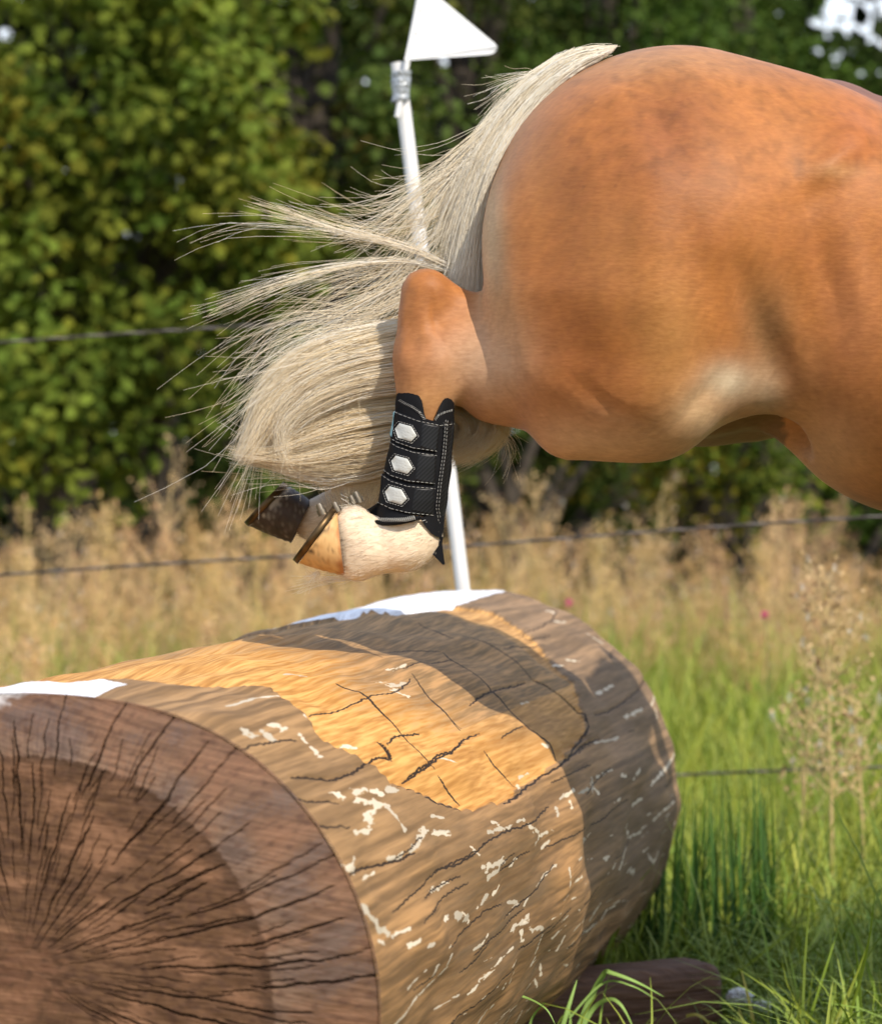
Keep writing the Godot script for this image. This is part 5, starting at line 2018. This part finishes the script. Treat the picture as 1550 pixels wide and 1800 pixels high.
func tree(called: String, label: String, cat: String, foot: Vector3, top: float, puffs: Array, per: int, leafm: Mesh, cols: Array, group: String) -> void:
	# trunk and limbs reach for every clump of leaves; the crown is the leaves
	var t := thing(called, label, cat, foot, group)
	var tb := MB.new()
	var line := PackedVector3Array()
	var rad := PackedFloat32Array()
	for k in 10:
		var e := k / 9.0
		line.append(foot + Vector3(0.12 * sin(e * 4.0 + foot.x), top * e, 0.1 * sin(e * 3.0 + foot.z)))
		rad.append(lerpf(0.13, 0.03, e) * (1.25 if k == 0 else 1.0))
	tb.tube(line, rad, 12, Color.WHITE, Color.WHITE)
	var where := []
	var tint := PackedColorArray()
	for p in puffs:
		var c: Vector3 = p[0]
		var r: float = p[1]
		var e := clampf((c.y - 0.5) / top, 0.12, 0.9)
		var root := line[int(e * 8.0)]
		tb.tube(curve([root, root.lerp(c, 0.5) + Vector3(0, 0.12, 0), c], 6), PackedFloat32Array([0.035, 0.03, 0.024, 0.018, 0.012, 0.007]), 6, Color.WHITE, Color.WHITE)
		var warm: float = p[2]
		var bright := rng.randf_range(0.6, 1.35)
		var subs := []
		for k in 9 + int(r * 40.0):
			subs.append(c + Vector3(rng.randfn(), rng.randfn(), rng.randfn()).normalized() * r * pow(rng.randf(), 0.3) * Vector3(1.1, 0.8, 1.1))
		for k in int(per * r * r * 10.0):
			var q: Vector3 = subs[rng.randi() % subs.size()]
			q += Vector3(rng.randfn() * 0.075, rng.randfn() * 0.05, rng.randfn() * 0.075)
			var b := Basis(Vector3(rng.randfn(), rng.randfn(), rng.randfn()).normalized(), rng.randf_range(-0.7, 0.7))
			b = b * Basis(Vector3.UP, rng.randf() * TAU)
			where.append(Transform3D(b.scaled(Vector3.ONE * rng.randf_range(0.75, 1.25)), q))
			var cc: Color = (cols[0] as Color).lerp(cols[1], rng.randf()).lerp(cols[2], clampf(warm + rng.randfn() * 0.2, 0.0, 1.0))
			tint.append(cc * bright)
	put("trunk", tb.mesh(), M.bark, t)
	scatter("crown", leafm, M.leaf, where, tint, t)


func puff(px: float, py: float, d: float, r: float, warm := 0.1) -> Array:
	return [P(px, py, d), r, warm]


func crowd(x0: float, x1: float, y0: float, y1: float, d: float, dd: float, n: int, r0: float, r1: float, warm: float, skip: Array = []) -> Array:
	var out := []
	for k in n * 3:
		if out.size() >= n:
			break
		var x := rng.randf_range(x0, x1)
		var y := rng.randf_range(y0, y1)
		var ok := true
		for s in skip:
			if Vector2(x - s[0], y - s[1]).length() < s[2]:
				ok = false
		if ok:
			out.append(puff(x, y, d + rng.randf_range(-dd, dd), rng.randf_range(r0 * 0.8, r1), warm * (2.2 if rng.randf() < 0.22 else 0.15) + rng.randfn() * 0.1))
	return out


func make_trees() -> void:
	var maple := sprig(15, 0.058, 0.13)
	var small := sprig(13, 0.048, 0.12)
	var g1 := [Color(0.075, 0.12, 0.018), Color(0.135, 0.17, 0.024), Color(0.21, 0.17, 0.02)]
	var g2 := [Color(0.045, 0.075, 0.018), Color(0.085, 0.115, 0.024), Color(0.15, 0.115, 0.028)]
	var g3 := [Color(0.045, 0.085, 0.018), Color(0.085, 0.14, 0.025), Color(0.13, 0.14, 0.03)]
	var holes := [[140, 60, 40], [65, 95, 40], [300, 140, 34], [70, 185, 30]]
	tree("maple_tree", "big yellow-green maple filling the upper left behind the fence", "tree", P(180, 1210, 16.2) * Vector3(1, 0, 1), 5.5,
		crowd(-120, 420, -120, 330, 15.6, 0.9, 24, 0.2, 0.34, 0.3, holes) + crowd(-80, 520, 300, 560, 15.4, 0.7, 17, 0.18, 0.28, 0.15), 34, maple, g1, "trees behind the meadow")
	tree("maple_tree", "olive maple between the first one and the flag", "tree", P(520, 1190, 17.6) * Vector3(1, 0, 1), 5.5,
		crowd(330, 720, -120, 260, 17.4, 0.8, 17, 0.2, 0.32, 0.3) + crowd(360, 760, 220, 560, 17.6, 0.8, 14, 0.2, 0.3, 0.05), 30, maple, g2, "trees behind the meadow")
	tree("shrubby_tree", "brownish open tree behind the flag pole and tail", "tree", P(780, 1170, 19.0) * Vector3(1, 0, 1), 5.0,
		crowd(600, 980, -120, 700, 19.0, 0.8, 30, 0.2, 0.32, 0.3), 26, small, g2, "trees behind the meadow")
	tree("hedge_maple", "dark green tree rising above the horse's rump", "tree", P(1060, 1160, 19.5) * Vector3(1, 0, 1), 5.5,
		crowd(860, 1250, -140, 420, 19.3, 0.9, 26, 0.22, 0.36, 0.1), 30, small, g3, "trees behind the meadow")
	tree("hedge_maple", "green tree at the upper right with sky showing beside it", "tree", P(1330, 1160, 19.5) * Vector3(1, 0, 1), 5.0,
		crowd(1180, 1480, -40, 420, 19.3, 0.9, 30, 0.22, 0.36, 0.15, [[1500, 10, 120]]) + crowd(1440, 1750, 120, 420, 19.3, 0.8, 18, 0.22, 0.34, 0.1), 30, small, g3, "trees behind the meadow")
	# low bushes at the trees' feet
	tree("bush", "leafy bush low on the left under the maple", "bush", P(90, 1230, 15.0) * Vector3(1, 0, 1), 1.3, crowd(-60, 200, 590, 860, 15.0, 0.4, 12, 0.16, 0.26, 0.05), 30, maple, g1, "bushes under the trees")
	tree("bush", "sunlit twig bush in front of the dark shade on the left", "bush", P(240, 1230, 15.4) * Vector3(1, 0, 1), 1.4, crowd(160, 320, 560, 720, 15.2, 0.3, 7, 0.14, 0.22, 0.15), 30, maple, g1, "bushes under the trees")
	tree("bush", "yellowish bush under the horse's belly", "bush", P(1240, 1180, 17.6) * Vector3(1, 0, 1), 1.0, crowd(1180, 1420, 770, 900, 17.6, 0.4, 9, 0.18, 0.28, 0.5), 26, small, g1, "bushes under the trees")
	tree("bush", "dark bush behind the white pole", "bush", P(880, 1180, 18.0) * Vector3(1, 0, 1), 1.0, crowd(700, 1160, 640, 900, 18.4, 0.5, 14, 0.2, 0.32, 0.0), 22, small, g2, "bushes under the trees")
	tree("bush", "dark green bush between the flag pole and the maples", "bush", P(420, 1200, 17.0) * Vector3(1, 0, 1), 1.2, crowd(250, 680, 560, 880, 17.2, 0.5, 20, 0.2, 0.32, 0.0), 28, maple, g2, "bushes under the trees")
	tree("bush", "dark green bush at the right under the trees beside the horse", "bush", P(1450, 1180, 18.4) * Vector3(1, 0, 1), 1.0, crowd(1380, 1700, 560, 880, 18.4, 0.4, 14, 0.2, 0.32, 0.0), 26, small, g3, "bushes under the trees")
	# the wood behind them, one dark mass
	var where := []
	var tint := PackedColorArray()
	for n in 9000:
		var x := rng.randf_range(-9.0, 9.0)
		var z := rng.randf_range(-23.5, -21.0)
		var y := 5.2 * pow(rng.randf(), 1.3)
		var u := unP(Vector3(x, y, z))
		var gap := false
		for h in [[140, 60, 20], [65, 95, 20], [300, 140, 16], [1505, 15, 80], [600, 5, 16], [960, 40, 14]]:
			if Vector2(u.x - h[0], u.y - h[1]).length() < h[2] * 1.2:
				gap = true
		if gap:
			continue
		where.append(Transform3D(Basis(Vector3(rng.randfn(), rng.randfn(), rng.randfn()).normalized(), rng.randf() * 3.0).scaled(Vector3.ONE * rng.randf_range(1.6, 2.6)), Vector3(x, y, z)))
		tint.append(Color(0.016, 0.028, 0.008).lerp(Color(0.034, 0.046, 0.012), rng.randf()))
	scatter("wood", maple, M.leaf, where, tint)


# ---------------------------------------------------------------- scene
func _ready() -> void:
	rng.seed = 20240917
	noise.seed = 77
	noise.frequency = 0.35
	noise.noise_type = FastNoiseLite.TYPE_SIMPLEX_SMOOTH
	noise.fractal_octaves = 2
	var cam := Camera3D.new()
	cam.name = "camera"
	cam.position = EYE
	cam.rotation = Vector3(-TILT, 0, 0)
	var lens := CameraAttributesPhysical.new()
	lens.frustum_focal_length = 92.0
	lens.frustum_focus_distance = 4.98
	lens.frustum_near = 0.1
	lens.frustum_far = 400.0
	lens.exposure_aperture = 4.9
	cam.attributes = lens
	add_child(cam)
	var env := Environment.new()
	env.background_mode = Environment.BG_SKY
	var sky := ProceduralSkyMaterial.new()
	sky.sky_top_color = Color(0.58, 0.63, 0.72)
	sky.sky_horizon_color = Color(0.88, 0.9, 0.9)
	sky.sky_curve = 0.12
	sky.ground_bottom_color = Color(0.25, 0.26, 0.15)
	sky.ground_horizon_color = Color(0.5, 0.52, 0.42)
	sky.sky_energy_multiplier = 1.42
	sky.sun_angle_max = 20.0
	env.sky = Sky.new()
	env.sky.sky_material = sky
	env.tonemap_mode = Environment.TONE_MAPPER_LINEAR
	env.tonemap_exposure = 1.08
	env.sdfgi_enabled = true
	env.ssao_enabled = true
	env.ssil_enabled = true
	var world := WorldEnvironment.new()
	world.name = "world"
	world.environment = env
	add_child(world)
	var sun := DirectionalLight3D.new()
	sun.name = "sun"
	sun.light_energy = 1.4
	sun.light_color = Color(1.0, 0.96, 0.9)
	sun.light_angular_distance = 0.5
	sun.shadow_enabled = true
	sun.basis = Basis.looking_at(-Vector3(0.43, 0.66, 0.62).normalized(), Vector3.UP)
	add_child(sun)
	make_materials()
	var t0 := Time.get_ticks_msec()
	make_meadow()
	var t1 := Time.get_ticks_msec()
	make_trees()
	var t2 := Time.get_ticks_msec()
	make_log()
	make_timber()
	var t3 := Time.get_ticks_msec()
	make_flag()
	make_wire([24, 603, 1526, 500], 8.6, 8.35, "upper dark electric rope with pale flecks, passing behind the tail")
	make_wire([24, 1012, 1526, 910], 8.6, 8.35, "middle dark electric rope crossing the meadow below the horse")
	make_wire([24, 1412, 1526, 1350], 8.6, 8.35, "lower dark electric rope showing in the grass right of the log")
	var t4 := Time.get_ticks_msec()
	make_horse()
	make_rider()
	make_boot()
	print("meadow %d trees %d log %d jump %d horse %d" % [t1 - t0, t2 - t1, t3 - t2, t4 - t3, Time.get_ticks_msec() - t4])
